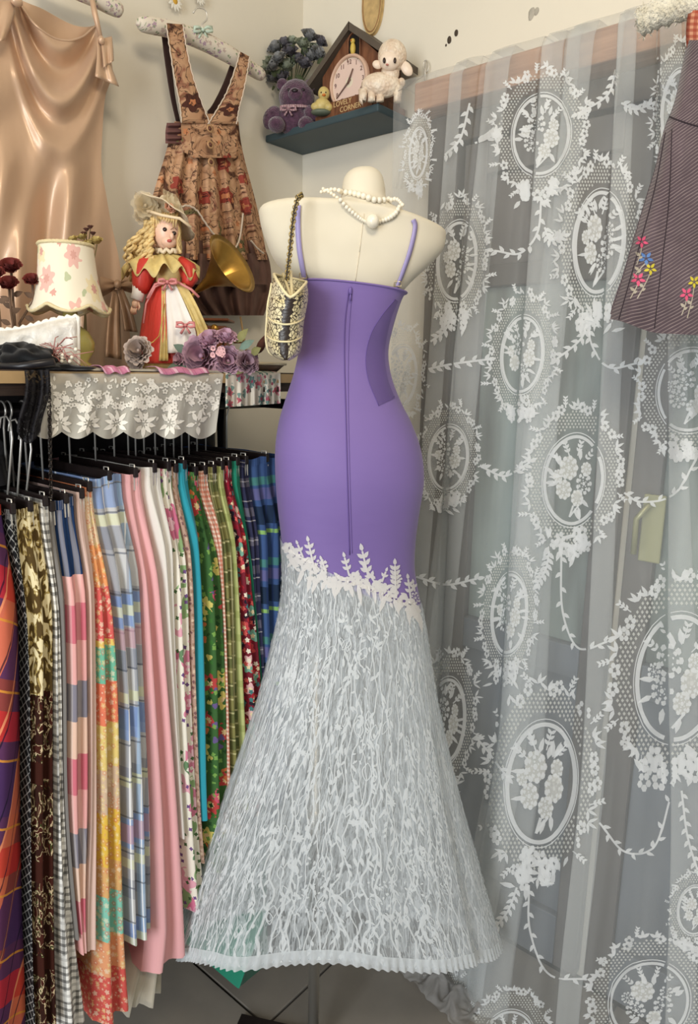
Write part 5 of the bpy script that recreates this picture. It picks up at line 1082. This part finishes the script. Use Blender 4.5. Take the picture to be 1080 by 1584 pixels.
for pts in ([(276, 322), (290, 318), (305, 326), (318, 345), (334, 366), (345, 376)], [(376, 330), (374, 350), (370, 372), (362, 388)], [(388, 372), (398, 384), (408, 392)]):
    part('lace_trim', M().tube([wq(x, y+0.8*math.sin(i*2.4), 0.099) for i, (x, y) in enumerate(curve(pts, 30))], 0.0024, 5), TRIML, pin)

# ------------------------------------------------------------------ corner shelf and its ornaments
SLATE = mat('slate_blue_board', c8(62, 78, 84), 0.5, spec=0.3, var=0.1, vs_=6)
shf = part('corner_shelf', M().box((-0.0725, -0.192, 2.109), (0.143, 0.384, 0.018)), SLATE, smooth=False, bev=0.003, loc=(-0.0725, -0.192, 2.10)); tag(shf, 'slate blue shelf board mounted in the room corner', 'shelf')
ST = 2.1185
def sfr(px, x): p_ = onx(px, 180, x); return Fr(Vector((p_.x, p_.y, ST)))
# house clock, parallel to the right wall
XC = -0.100; WOODC = P('walnut_clock_case', 0.5, 0.3); WOODC.col(WOODC.ramp(WOODC.noise(WOODC.scale(WOODC.ob(), (20, 20, 4)), 4, 4, 0.8), [(0.3, c8(84, 50, 34)), (0.7, c8(126, 82, 56))])); WOODC = WOODC.m
cp = lambda px, py, d=0.0: onx(px, py, XC-d)
apx = cp(545, 40); le = cp(484, 122); re = cp(602, 88); bl = cp(500, 182); br_ = cp(598, 158)
yc = apx.y; hw = (abs(le.y-yc)+abs(re.y-yc))/2; zee = (le.z+re.z)/2; zap = apx.z; hb = hw*0.78
clk = thing('house_clock', 'walnut house-shaped bird clock with round dial on the corner shelf', 'clock', (XC+0.04, yc, ST))
mpx = lambda y, z, d: Vector((XC+d, yc-y, z))
part('case', M().prism([(-hb, ST+0.02), (hb, ST+0.02), (hb, zee), (0, zap-0.008), (-hb, zee)], mpx, 0.075), WOODC, clk, smooth=False)
ROOF = mat('grey_brown_roof_board', c8(86, 76, 66), 0.6, var=0.15, vs_=20)
for s_ in (-1, 1):
    sl = (zap-zee)/hw; ov = 1.16
    part('roof_board', M().prism([(0, zap+0.004), (s_*hw*ov, zap+0.004-sl*hw*ov), (s_*hw*ov, zap-0.010-sl*hw*ov), (0, zap-0.012)], lambda y, z, d: mpx(y, z, d-0.014), 0.094), ROOF, clk, smooth=False, bev=0.001)
part('base', M().box((XC+0.034, yc, ST+0.011), (0.098, 2*hb*1.12, 0.020)), WOODC, clk, smooth=False, bev=0.002)
DKH = mat('bird_hole_black', c8(30, 22, 18), 0.9); YB = mat('yellow_bird', c8(206, 178, 84), 0.5); CRM = mat('ivory_dial', c8(226, 214, 192), 0.5); PKD = mat('pink_dial_rim', c8(206, 172, 150), 0.45); HND = mat('clock_hand', c8(110, 84, 76), 0.4)
hz_ = cp(549, 74).z; hy = yc-cp(549, 74).y
arch = [(-0.012, -0.02), (0.012, -0.02), (0.012, 0.012)]+[(0.012*math.cos(a), 0.012+0.012*math.sin(a)) for a in [PI*i/8 for i in range(1, 8)]]+[(-0.012, 0.012)]
arch = [(y*1.45, z*1.3) for y, z in arch]
part('bird_door', M().prism(arch, lambda y, z, d: mpx(y+hy, z+hz_, d-0.0015), 0.004), DKH, clk, smooth=False); part('door_frame', M().tube([mpx(y*1.1+hy, z*1.1+hz_, -0.003) for y, z in arch], 0.0022, 5, closed=True), WOODC, clk)
bd = part('bird', M().ell(mpx(hy, hz_-0.004, -0.007), (0.007, 0.007, 0.014), 12, 8).ell(mpx(hy, hz_+0.012, -0.008), (0.006, 0.006, 0.006), 10, 7), YB, clk); part('beak', M().lathe([(0.0022, 0), (0, 0.006)], mpx(hy, hz_+0.012, -0.013), 6, Matrix.Rotation(-PI/2, 3, 'Y')), mat('orange_beak', c8(206, 120, 50), 0.5), bd)
dc = cp(542, 128); dy = yc-dc.y; dzz = dc.z; dr = abs(cp(514, 128).y-cp(571, 128).y)/2
RX = Matrix.Rotation(-PI/2, 3, 'Y')
dial = part('dial', M().lathe([(0, 0.004), (dr*0.93, 0.004), (dr*0.93, 0)], mpx(dy, dzz, 0), 40, RX), CRM, clk, smooth=False)
part('dial_rim', M().lathe([(dr*0.90, 0), (dr*0.90, 0.010), (dr*0.97, 0.012), (dr*1.03, 0.008), (dr*1.03, 0)], mpx(dy, dzz, 0), 40, RX), PKD, clk)
part('pink_print', M().lathe([(dr*0.2, 0.0045), (dr*0.86, 0.0045)], mpx(dy, dzz, 0), 40, RX), mat('blush_print', c8(222, 196, 184), 0.5), dial)
for an, ln, w_ in ((rad(62), dr*0.5, 0.003), (rad(218), dr*0.82, 0.0022)):
    e_ = mpx(dy+math.cos(an)*ln, dzz+math.sin(an)*ln, -0.0075); part('clock_hand', M().tube([mpx(dy-math.cos(an)*ln*.15, dzz-math.sin(an)*ln*.15, -0.0075), e_], [w_, w_*0.5], 5), HND, dial)
def text_mesh(txt, size, mp):
    cv = bpy.data.curves.new('t', 'FONT'); cv.body = txt; cv.size = size; cv.align_x = 'CENTER'; cv.align_y = 'CENTER'; cv.extrude = size*0.04
    ob_ = bpy.data.objects.new('t', cv); COL.objects.link(ob_); bpy.context.view_layer.update(); dg = bpy.context.evaluated_depsgraph_get(); me = bpy.data.meshes.new_from_object(ob_.evaluated_get(dg))
    m_ = M().add([mp(v.co.x, v.co.y, v.co.z) for v in me.vertices], [tuple(p_.vertices) for p_ in me.polygons]); bpy.data.objects.remove(ob_); return m_
nm_ = M()
for hnum in range(1, 13):
    a = PI/2-hnum*PI/6; t_m = text_mesh(str(hnum), dr*0.24, lambda x, y, z: mpx(dy+math.cos(a)*dr*0.74+x, dzz+math.sin(a)*dr*0.74+y, -0.0048-z)); nm_.add(t_m.v, t_m.f)
part('numerals', nm_, HND, dial, smooth=False)
GLT = mat('gilt_lettering', c8(206, 176, 128), 0.4)
pl_ = part('name_plate', M().box((XC-0.0165, yc+0.004, ST+0.024), (0.004, 2*hb*0.9, 0.036)), WOODC, clk, smooth=False)
part('lettering', text_mesh('LOVELY', 0.017, lambda x, y, z: Vector((XC-0.0187-z, yc+0.012-x, ST+0.0335+y))), GLT, pl_, smooth=False); part('lettering', text_mesh('CORNER', 0.017, lambda x, y, z: Vector((XC-0.0187-z, yc-0.014-x, ST+0.018+y))), GLT, pl_, smooth=False)
# purple teddy bear
fb = sfr(452, -0.128); bear = thing('teddy_bear', 'purple plush teddy bear with gingham ribbon sitting on the corner shelf', 'teddy bear', fb.at)
PLU = P('purple_plush', 0.95, 0.1, sheen=0.5); PLU.col(PLU.ramp(PLU.noise(PLU.ob(), 90, 3), [(0.3, c8(66, 44, 60)), (0.7, c8(98, 68, 88))])); PLU.bump(PLU.noise(PLU.ob(), 260, 3), 0.9, 0.004); PLU = PLU.m
def fz(m_): return m_
bo = M(); fb.ell(bo, 452, 184, 25, 24, 0.032, 0, 24, 16, 0.06); fb.ell(bo, 459, 151, 27, 25, 0.034, 0.004, 26, 16, 0.06)
part('body', bo, PLU, bear)
fbE = M(); fb.ell(fbE, 437, 131, 9, 9, 0.008); part('ear', fbE, PLU, bear); fbE = M(); fb.ell(fbE, 480, 132, 9, 9, 0.008); part('ear', fbE, PLU, bear)
mz = M(); fb.ell(mz, 457, 146, 11, 9, 0.014, 0.034); mzo = part('muzzle', mz, PLU, bear); nn = M(); fb.ell(nn, 456, 140, 5, 3, 0.004, 0.047, 8, 6); part('nose', nn, mat('black_nose', c8(34, 24, 30), 0.4), mzo)
for x in (447, 469): en = M(); fb.ell(en, x, 139, 2.4, 2.4, 0.003, 0.0335, 8, 6); part('eye', en, bpy.data.materials['black_nose'], bear)
for x, y, rx_, ry_, tl in ((421, 182, 13, 18, 30), (482, 180, 11, 16, -25)): en = M(); fb.ell(en, x, y, rx_, ry_, 0.014, 0.018, 14, 10, 0.06, tl); part('arm', en, PLU, bear)
for x in (428, 474): en = M(); fb.ell(en, x, 193, 13, 11, 0.026, 0.03, 14, 10, 0.06); part('leg', en, PLU, bear)
GRB = plaid('gingham_ribbon', c8(206, 180, 180), [('u', .006, 0, .5, c8(120, 70, 90), .5), ('v', .006, 0, .5, c8(120, 70, 90), .5)])
part('neck_ribbon', M().tube([fb.p(457+23*math.cos(t), 166+2*math.sin(t), -0.03*math.sin(t)) for t in [2*PI*i/30 for i in range(30)]], 0.004, 6, closed=True), GRB, bear); bow('ribbon_bow', fb, 446, 168, 11, 0.036, GRB, bear)
# grey-blue silk flowers behind the bear
ff = sfr(446, -0.100); sf = thing('silk_flower_bunch', 'bunch of grey-blue silk rosebuds behind the teddy bear', 'silk flowers', ff.at)
FL = [mat('grey_blue_silk', c8(146, 146, 146), 0.8, var=0.3, vs_=60), mat('slate_violet_silk', c8(112, 108, 114), 0.8, var=0.3, vs_=60), mat('sage_silk', c8(160, 166, 146), 0.8, var=0.25, vs_=60)]; GLF = mat('dark_green_leaf', c8(66, 76, 48), 0.7, var=0.3, vs_=50)
rn = random.Random(8)
for i, (x, y) in enumerate(((428, 76), (441, 70), (414, 98), (424, 104), (449, 80), (468, 70), (478, 58), (495, 66), (486, 78), (480, 88), (460, 92), (445, 104), (424, 122), (436, 122), (412, 108), (492, 84), (470, 100), (452, 66), (432, 92))):
    c_ = ff.p(x, y, rn.uniform(0, .03)); st_ = part('stem', M().tube([c_, ff.p(lerp(x, 452, .6), lerp(y, 170, .5), 0.005), ff.at+Z*0.002+R*0.004*math.sin(i)], 0.0013, 5), GLF, sf)
    part('rosebud', petal_rose(M(), c_, Z*0.7+R*(x-452)/60-F*0.7, rn.uniform(11, 14.5)*ff.k, 4, i+60, 0.7), FL[i % 3], sf)
for i in range(26): x = rn.uniform(415, 492); y = rn.uniform(72, 145); a_ = ff.p(x, y, rn.uniform(0, .02)); part('leaf', M().leaf(a_, a_+R*rn.uniform(-.025, .025)+Z*rn.uniform(-.005, .028)-F*0.01, -F+Z*.3, 0.007), GLF, sf)
# small yellow figurine
f8 = sfr(499, -0.128); ck = thing('chick_figurine', 'small yellow chick figurine between the bear and the clock', 'figurine', f8.at); CKM = mat('pale_yellow_ceramic', c8(198, 178, 112), 0.4, var=0.2, vs_=50)
en = M(); f8.ell(en, 499, 163, 13, 11, 0.014, 0, 16, 10, 0.15); f8.ell(en, 501, 145, 9, 10, 0.011, 0.002, 14, 10); part('body', en, CKM, ck); en = M(); f8.ell(en, 501, 147, 3, 2, 0.005, 0.012, 8, 6); part('beak', en, bpy.data.materials['orange_beak'], ck)
for x in (497, 504): en = M(); f8.ell(en, x, 143, 1.2, 1.4, 0.002, 0.0115, 6, 5); part('eye', en, EYE, ck)
en = M(); f8.ell(en, 489, 165, 8, 6, 0.008, 0.004); part('wing', en, CKM, ck); en = M(); f8.ell(en, 508, 166, 7, 6, 0.008, 0.006); part('wing', en, CKM, ck); en = M(); f8.ell(en, 497, 174, 16, 5, 0.016, 0); part('base', en, mat('green_base', c8(96, 104, 88), 0.5), ck)
# lamb figurine
f9 = sfr(590, -0.137); lb = thing('lamb_figurine', 'cream ceramic lamb figurine standing before the clock', 'figurine', f9.at)
LAM = P('cream_ceramic_wool', 0.4, 0.5); LAM.col(LAM.ramp(LAM.noise(LAM.ob(), 40, 3), [(0.35, c8(214, 190, 166)), (0.65, c8(232, 218, 198))])); LAM.bump(LAM.vor(LAM.ob(), 160)[0], 0.6, 0.003); LAM = LAM.m; LFA = mat('lamb_face_ceramic', c8(234, 214, 194), 0.3)
en = M(); f9.ell(en, 590, 132, 31, 18, 0.024, 0, 24, 14); f9.ell(en, 604, 112, 14, 17, 0.018, 0.002, 16, 12); part('body', en, LAM, lb)
en = M(); f9.ell(en, 607, 87, 22, 23, 0.027, 0.006, 24, 16); hd_ = part('head', en, LAM, lb); en = M(); f9.ell(en, 603, 94, 16, 14, 0.016, 0.020, 18, 12); part('face', en, LFA, hd_)
for x in (594.5, 611): en = M(); f9.ell(en, x, 93.5, 2.3, 4, 0.003, 0.0355, 10, 8); part('eye', en, EYE, hd_)
en = M(); f9.ell(en, 599, 100, 2.2, 1.4, 0.003, 0.0365, 8, 6); part('nose', en, mat('lamb_nose', c8(190, 120, 110), 0.4), hd_)
for x, y, rx_, ry_, tl in ((584, 100, 8, 6, 15), (629, 106, 8, 12, -38)): en = M(); f9.ell(en, x, y, rx_, ry_, 0.006, 0.012, 12, 8, None, tl); part('ear', en, LFA, hd_)
for x, y in ((562, 157), (589, 156), (616, 150), (576, 152)): part('leg', M().tube([f9.p(x, y-18, 0.004), f9.p(x-1, y, 0.004), Vector((f9.p(x-1, y+6, 0.004).x, f9.p(x-1, y+6, 0.004).y, ST+0.0005))], [0.011, 0.0088, 0.0095], 12), LAM, lb)
en = M(); f9.ell(en, 621, 128, 6, 7, 0.008, 0.0); part('tail', en, LAM, lb)
# wooden plaque above the clock
pq = onx(578, 8, -0.004); wp = thing('wooden_plaque', 'oval pale wooden plaque hanging above the clock', 'plaque', (0, pq.y, onx(578, 50, -0.004).z)); PLQ = mat('straw_wood', c8(196, 166, 114), 0.7, var=0.25, vs_=60, bump=0.4, bs=120)
zb_ = onx(578, 51, -0.01).z; hw_ = abs(onx(563, 20, -0.01).y-onx(592, 20, -0.01).y)/2
ov = [(hw_*math.cos(t), zb_+0.07+(0.07)*math.sin(t)*(1 if math.sin(t) < 0 else 1.2)) for t in [2*PI*i/36 for i in range(36)]]
wpb = part('board', M().prism(ov, lambda y, z, d: Vector((-0.012+d, pq.y-y, z)), 0.011), PLQ, wp, smooth=False, bev=0.002); part('rim', M().tube([Vector((-0.012, pq.y-y*0.93, lerp(zb_+0.07, z, 0.94))) for y, z in ov], 0.0018, 5, closed=True), mat('plaque_rim', c8(150, 112, 72), 0.7), wp)

# ------------------------------------------------------------------ sheer sash and hook at the curtain end
hk = thing('curtain_hook', 'small grey hook and pin holding the curtain end beside the shelf', 'hook', onx(659, 100, -0.004)); part('hook_loop', M().tube([onx(659+4*math.cos(t), 102+9*math.sin(t), -0.014) for t in [2*PI*i/16 for i in range(16)]], 0.0012, 5, closed=True), CHR, hk)
part('hook_shank', M().tube([onx(659, 94, 0.0), onx(659, 94, -0.014), onx(657, 128, -0.016)], 0.0016, 5), CHR, hk); part('wire', M().tube([onx(655, 118, -0.016), onx(636, 130, -0.10), onx(616, 141, -0.140)], 0.0007, 4), mat('grey_wire', c8(120, 114, 108), 0.5), hk)
ss = thing('sheer_sash', 'narrow sheer white sash hanging beside the shelf', 'sash', onx(625, 290, -0.07)); SHE2 = sheer('sheer_sash_net', c8(232, 228, 218), 0.5, 0.3, 0.2)
part('sash_cloth', M().grid(lambda u, v: onx(lerp(interp([(0, 654), (0.3, 640), (0.6, 626), (1, 612)], v)[0], interp([(0, 660), (0.3, 655), (0.6, 650), (1, 638)], v)[0], u), lerp(125, 292, v), -0.035-0.05*v-0.008*math.sin(u*9)*v), 16, 24, lambda u, v: (u*0.1, v*0.3)), SHE2, ss); part('sash_cloth', M().grid(lambda u, v: onx(lerp(interp([(0, 654), (0.4, 646), (1, 622)], v)[0], interp([(0, 660), (0.4, 658), (1, 634)], v)[0], u), lerp(125, 288, v), -0.028-0.05*v-0.006*math.sin(u*7)*v), 16, 24, lambda u, v: (u*0.1, v*0.3)), SHE2, ss)

# ------------------------------------------------------------------ corduroy pinafore on the fluffy hanger, right
XD = -0.30; dq = lambda px, py, d=0.0: onx(px, py, XD-d)
COR = P('plum_grey_corduroy', 0.9, 0.15, sheen=0.3); uv = COR.uv(); x = COR.xyz(uv); dg_ = COR.math('ADD', COR.math('ADD', x[1], COR.math('MULTIPLY', x[0], -0.75)), COR.math('MULTIPLY', COR.noise(uv, 14, 2), 0.012)); st_ = COR.math('FRACT', COR.math('DIVIDE', dg_, 0.0062)); tri = COR.math('ABSOLUTE', COR.math('SUBTRACT', st_, 0.5))
COR.col(COR.mix(COR.math('MULTIPLY', COR.math('GREATER_THAN', tri, 0.36), COR.math('MULTIPLY', COR.noise(uv, 60, 2), 0.7)), COR.ramp(COR.noise(uv, 10, 3), [(0.3, c8(74, 62, 68)), (0.7, c8(98, 84, 90))]), c8(176, 160, 156))); COR.bump(tri, 0.5, 0.002); COR = COR.m
cr_ = thing('corduroy_pinafore', 'plum grey corduroy pinafore dress with embroidered flowers at the right', 'pinafore', dq(1040, 520))
LE = [(60, 1064), (110, 1054), (165, 1042), (200, 1028), (260, 1014), (340, 990), (430, 964), (492, 944), (500, 946)]
def cord(u, v, back=0):
    py0 = lerp(62, 494, v); xl = interp(LE, py0)[0]; xr = interp([(60, 1170), (165, 1200), (260, 1240), (500, 1330)], py0)[0]; px = lerp(xl, xr, u); py = py0+sstep(0, 1, v)*v*(18*sstep(0, .2, u)+18*u)
    if back: return dq(px, py-8*v*(u < 0.3), -0.03*(1-(2*u-1)**8))
    return dq(px, py, (0.02+0.014*v*math.sin(u*19+0.5)+0.006*v*math.sin(u*33))*(1-(2*u-1)**10))
cm = M().grid(cord, 90, 60, lambda u, v: (u*0.36*(0.5+0.5*v), 0.45-v*0.45)).grid(lambda u, v: cord(1-u, v, 1), 30, 30, lambda u, v: (u*0.36, 0.45-v*0.45)); part('dress_body', cm, COR, cr_); CTR = bvh(cm)
DKC = mat('dark_plum_seam', c8(52, 42, 48), 0.9)
part('waist_seam', seam([(1031, 178), (1050, 186), (1072, 193), (1100, 200)], 0.0011, CTR, 20), DKC, cr_); part('side_seam', seam([(1030, 205), (1014, 290), (990, 380), (958, 494)], 0.0011, CTR, 30), DKC, cr_); part('pleat_seam', seam([(1040, 200), (1034, 320), (1020, 440), (1012, 515)], 0.0008, CTR, 30), DKC, cr_)
RGI = plaid('red_gingham_blouse', c8(206, 150, 120), [('u', .010, 0, .5, c8(150, 50, 36), .6), ('v', .010, 0, .5, c8(150, 50, 36), .6)])
part('blouse_edge', M().grid(lambda u, v: dq(lerp(lerp(1066, 1062, math.sin(v*PI)), 1150, u), lerp(16, 92, v), 0.004+0.018*math.sin(u*3)), 12, 12, lambda u, v: (u*0.08, v*0.08)), RGI, cr_, solid=0.002, label='red gingham blouse edge')
FC = {'pink': mat('pink_embroidery', c8(214, 84, 120), 0.6), 'blue': mat('blue_embroidery', c8(84, 120, 176), 0.6), 'yellow': mat('yellow_embroidery', c8(206, 190, 60), 0.6), 'stem': mat('pale_stem_embroidery', c8(176, 166, 150), 0.7)}
for x, y, r_, cl, sx_, sy_ in ((994, 374, 9, 'pink', 986, 410), (1000, 400, 10, 'blue', 980, 430), (1006, 416, 9, 'yellow', 986, 462), (988, 432, 10, 'pink', 976, 462), (1075, 436, 9, 'yellow', 1064, 492), (1063, 455, 10, 'pink', 1055, 488)):
    e = Emb(CTR, 0.0015)
    for i in range(5): a = 2*PI*i/5+0.3; e.leaf(x+1.5*math.cos(a), y+1.5*math.sin(a), a, r_, r_*0.5)
    o = part('embroidered_flower', e.m, FC[cl], cr_, smooth=False); e = Emb(CTR, 0.0012); c_ = curve([(x, y+6), ((x+sx_)/2+2, (y+sy_)/2), (sx_, sy_)], 8); e.line(c_, 1.6); e.leaf(c_[5][0], c_[5][1], -2.4, 9, 5); e.leaf(c_[6][0], c_[6][1], -0.6, 8, 4); part('embroidered_stem', e.m, FC['stem'], o, smooth=False)
FUR = P('white_plush_fur', 0.95, 0.1, sheen=0.5); FUR.col(FUR.ramp(FUR.noise(FUR.ob(), 60, 3), [(0.3, c8(206, 198, 176)), (0.7, c8(232, 226, 208))])); FUR.bump(FUR.noise(FUR.ob(), 220, 4), 1.0, 0.006); FUR = FUR.m
fh = thing('fluffy_hanger', 'white fluffy padded hanger at the top right corner', 'hanger', dq(1080, 0)); cpts = curve([(986, 38), (994, 34), (1012, 24), (1040, 14), (1075, 4), (1120, -6), (1170, 4), (1230, 30)], 40); k_ = 1/ppm(dq(1040, 14))
fm = M().tube([dq(x, y, -0.004) for x, y in cpts], [k_*(4+16*sstep(0, 5, i)+2*math.sin(i*1.7)) for i in range(41)], 16); part('padded_bar', fm, FUR, fh)
rn = random.Random(2); fu = M()
for i in range(700):
    f0 = rn.choice(fm.v); d_ = Vector((rn.uniform(-1, 1), rn.uniform(-1, 1), rn.uniform(-1, 1)))*0.006; fu.leaf(f0, f0+d_, -F, 0.0008, 3)
part('fur_tufts', fu, FUR, fh, kind='stuff'); part('hook', M().tube([dq(1120, -22, -.004), dq(1120, -60, -.004), dq(1112, -80, -.004), dq(1100, -70, -.004)], 0.002, 6), CHR, fh)

# ------------------------------------------------------------------ snakeskin bag on the shoulder
fg = 1.17; gq = lambda px, py, d=0.0: atf(px, py, fg-d)
p = P('snakeskin_leather', 0.35, 0.5); uv = p.uv(); x = p.xyz(uv); vo = p.n('TexVoronoi'); vo.feature = 'DISTANCE_TO_EDGE'; p.put(vo.inputs['Vector'], p.scale(uv, (1.0, 0.8, 1))); vo.inputs['Scale'].default_value = 150
bk = p.math('LESS_THAN', vo.outputs[0], p.math('MULTIPLY', p.noise(uv, 22, 2), 0.13)); band = p.math('LESS_THAN', p.math('ABSOLUTE', p.math('ADD', p.math('SUBTRACT', x[0], 0.110), p.math('MULTIPLY', p.math('SUBTRACT', p.noise(uv, 60, 2), 0.5), 0.02))), 0.0065)
p.col(p.mix(p.math('MAXIMUM', bk, band), p.ramp(p.noise(uv, 18, 2), [(0.35, c8(206, 190, 138)), (0.65, c8(232, 222, 190))]), c8(46, 36, 30))); p.bump(vo.outputs[0], 0.3, 0.002); SNK = p.m
PIP = mat('cream_leather_piping', c8(224, 210, 168), 0.4); BLI = mat('bag_lining', c8(58, 46, 38), 0.8)
bag = thing('snakeskin_handbag', 'cream and black snakeskin handbag hanging from the dress form shoulder', 'handbag', gq(442, 556))
BR = [(424, 424, 474), (450, 420, 476), (470, 416, 474), (500, 414, 469), (525, 413, 467), (545, 418, 463), (553, 428, 455), (557, 438, 447)]
def bagp(u, v, g=0.0, topcut=True):
    th = rad(90)+2*PI*u; py = lerp(424, 557, v); xl, xr = interp(BR, py); c_ = math.cos(th); s_ = math.sin(th); w_ = (xr-xl)/2+g/fkb
    near = max(0, -s_); lift = (30*near*max(0, 1-abs(c_)*0.75)+12*(c_+1)/2) if topcut else 0
    pyy = py+lift*(1-v)**3; return gq((xl+xr)/2+w_*math.copysign(abs(c_)**0.8, c_), pyy, -0.085*(1-0.15*v)*math.copysign(abs(s_)**0.8, s_)+0.0)
fkb = 1/ppm(gq(442, 500)); fkb = fkb
def bag_off(u, v): p_ = bagp(u, v); return p_
bgm = M().grid(bag_off, 60, 40, lambda u, v: (u*0.22, -v*0.14)); part('bag_body', bgm, SNK, bag, solid=0.002); BGT = bvh(bgm)
part('rim_piping', M().tube([bagp(i/60, 0) for i in range(60)], 0.0024, 6, closed=True), PIP, bag)
for v0 in (0.50, 0.72): part('flap_piping', M().tube([bagp(0.30+0.45*i/30, v0+0.08*math.sin(PI*i/30)-0.03*i/30)-F*0.003 for i in range(31)], 0.0016, 6), PIP, bag)
part('side_piping', M().tube([bagp(0.27, 0.1+0.85*i/20)-R*0.002 for i in range(21)], 0.0018, 6), PIP, bag)
part('lining', M().grid(lambda u, v: bagp(u, 0.05+0.25*v)*1.0, 40, 6), BLI, bag)
for a, b in (((438, 424), (452, 466)), ((450, 420), (452, 466))): part('gusset_bar', M().tube([gq(a[0], a[1], 0.0), gq(b[0], b[1], 0.07)], 0.0026, 6), PIP, bag)
GLC = mat('antique_gold_chain', c8(170, 150, 100), 0.3, metal=0.9); LTH2 = mat('black_leather_cord', c8(36, 30, 28), 0.5)
cpx = curve([(443, 436), (446, 412), (449, 385), (452, 355), (456, 325), (462, 306), (468, 301)], 34); P3 = []
for i, (x, y) in enumerate(cpx): t = i/34; h, n = hit(BT, x, y, 0.008); P3.append(gq(x, y, lerp(0.02, -0.01, t)) if h is None or t < 0.75 else lerp(gq(x, y, lerp(0.02, -0.01, t)), h, (t-0.75)/0.25))
lk0 = part('chain_strap', M().tube(P3, 0.0022, 6), LTH2, bag)
for i in range(34):
    c_ = (P3[i]+P3[i+1])/2; t = (P3[i+1]-P3[i]).normalized(); a_ = (t.cross(F) if i % 2 else F.copy()).normalized(); a_ = a_*math.cos(0.6)+t.cross(a_)*math.sin(0.6); L_ = (P3[i+1]-P3[i]).length*0.75
    part('chain_link', M().tube([c_+t*(L_*math.cos(q_*PI/5))+a_*(0.0042*math.sin(q_*PI/5)) for q_ in range(10)], 0.0011, 5, closed=True), GLC, lk0)
bs = [hit(BT, x, y, 0.006)[0] for x, y in ((470, 318), (474, 330))]
# crumpled hem on the floor at the foot of the curtain
hp_ = thing('lace_hem_heap', 'crumpled grey lace hem trailing on the floor behind the evening dress', 'fabric', onz(650, 1540, 0.0)); GLA = sheer('grey_lace_cloth', c8(176, 174, 172), 0.62, 0.3, 0.5)
def heap(u, v):
    a_ = onz(lerp(588, 716, u), lerp(1478, 1600, u), 0.0); b_ = onz(lerp(640, 770, u), lerp(1470, 1560, u), 0.0); p_ = lerp(a_, b_, v); q_ = Vector((p_.x*22, p_.y*22, 3.0))
    p_ = Vector((p_.x+0.012*noise.noise(q_*1.7), p_.y+0.012*noise.noise(q_*1.9+Vector((5, 1, 2))), 0.003+0.035*math.sin(PI*min(1, v*1.05))*(0.5+0.5*math.sin(u*26+3*v+2*noise.noise(q_)))+0.012*abs(noise.noise(q_*2.3)))); return p_
part('crumpled_cloth', M().grid(heap, 90, 30, lambda u, v: (u*0.2, v*0.08)), GLA, hp_)
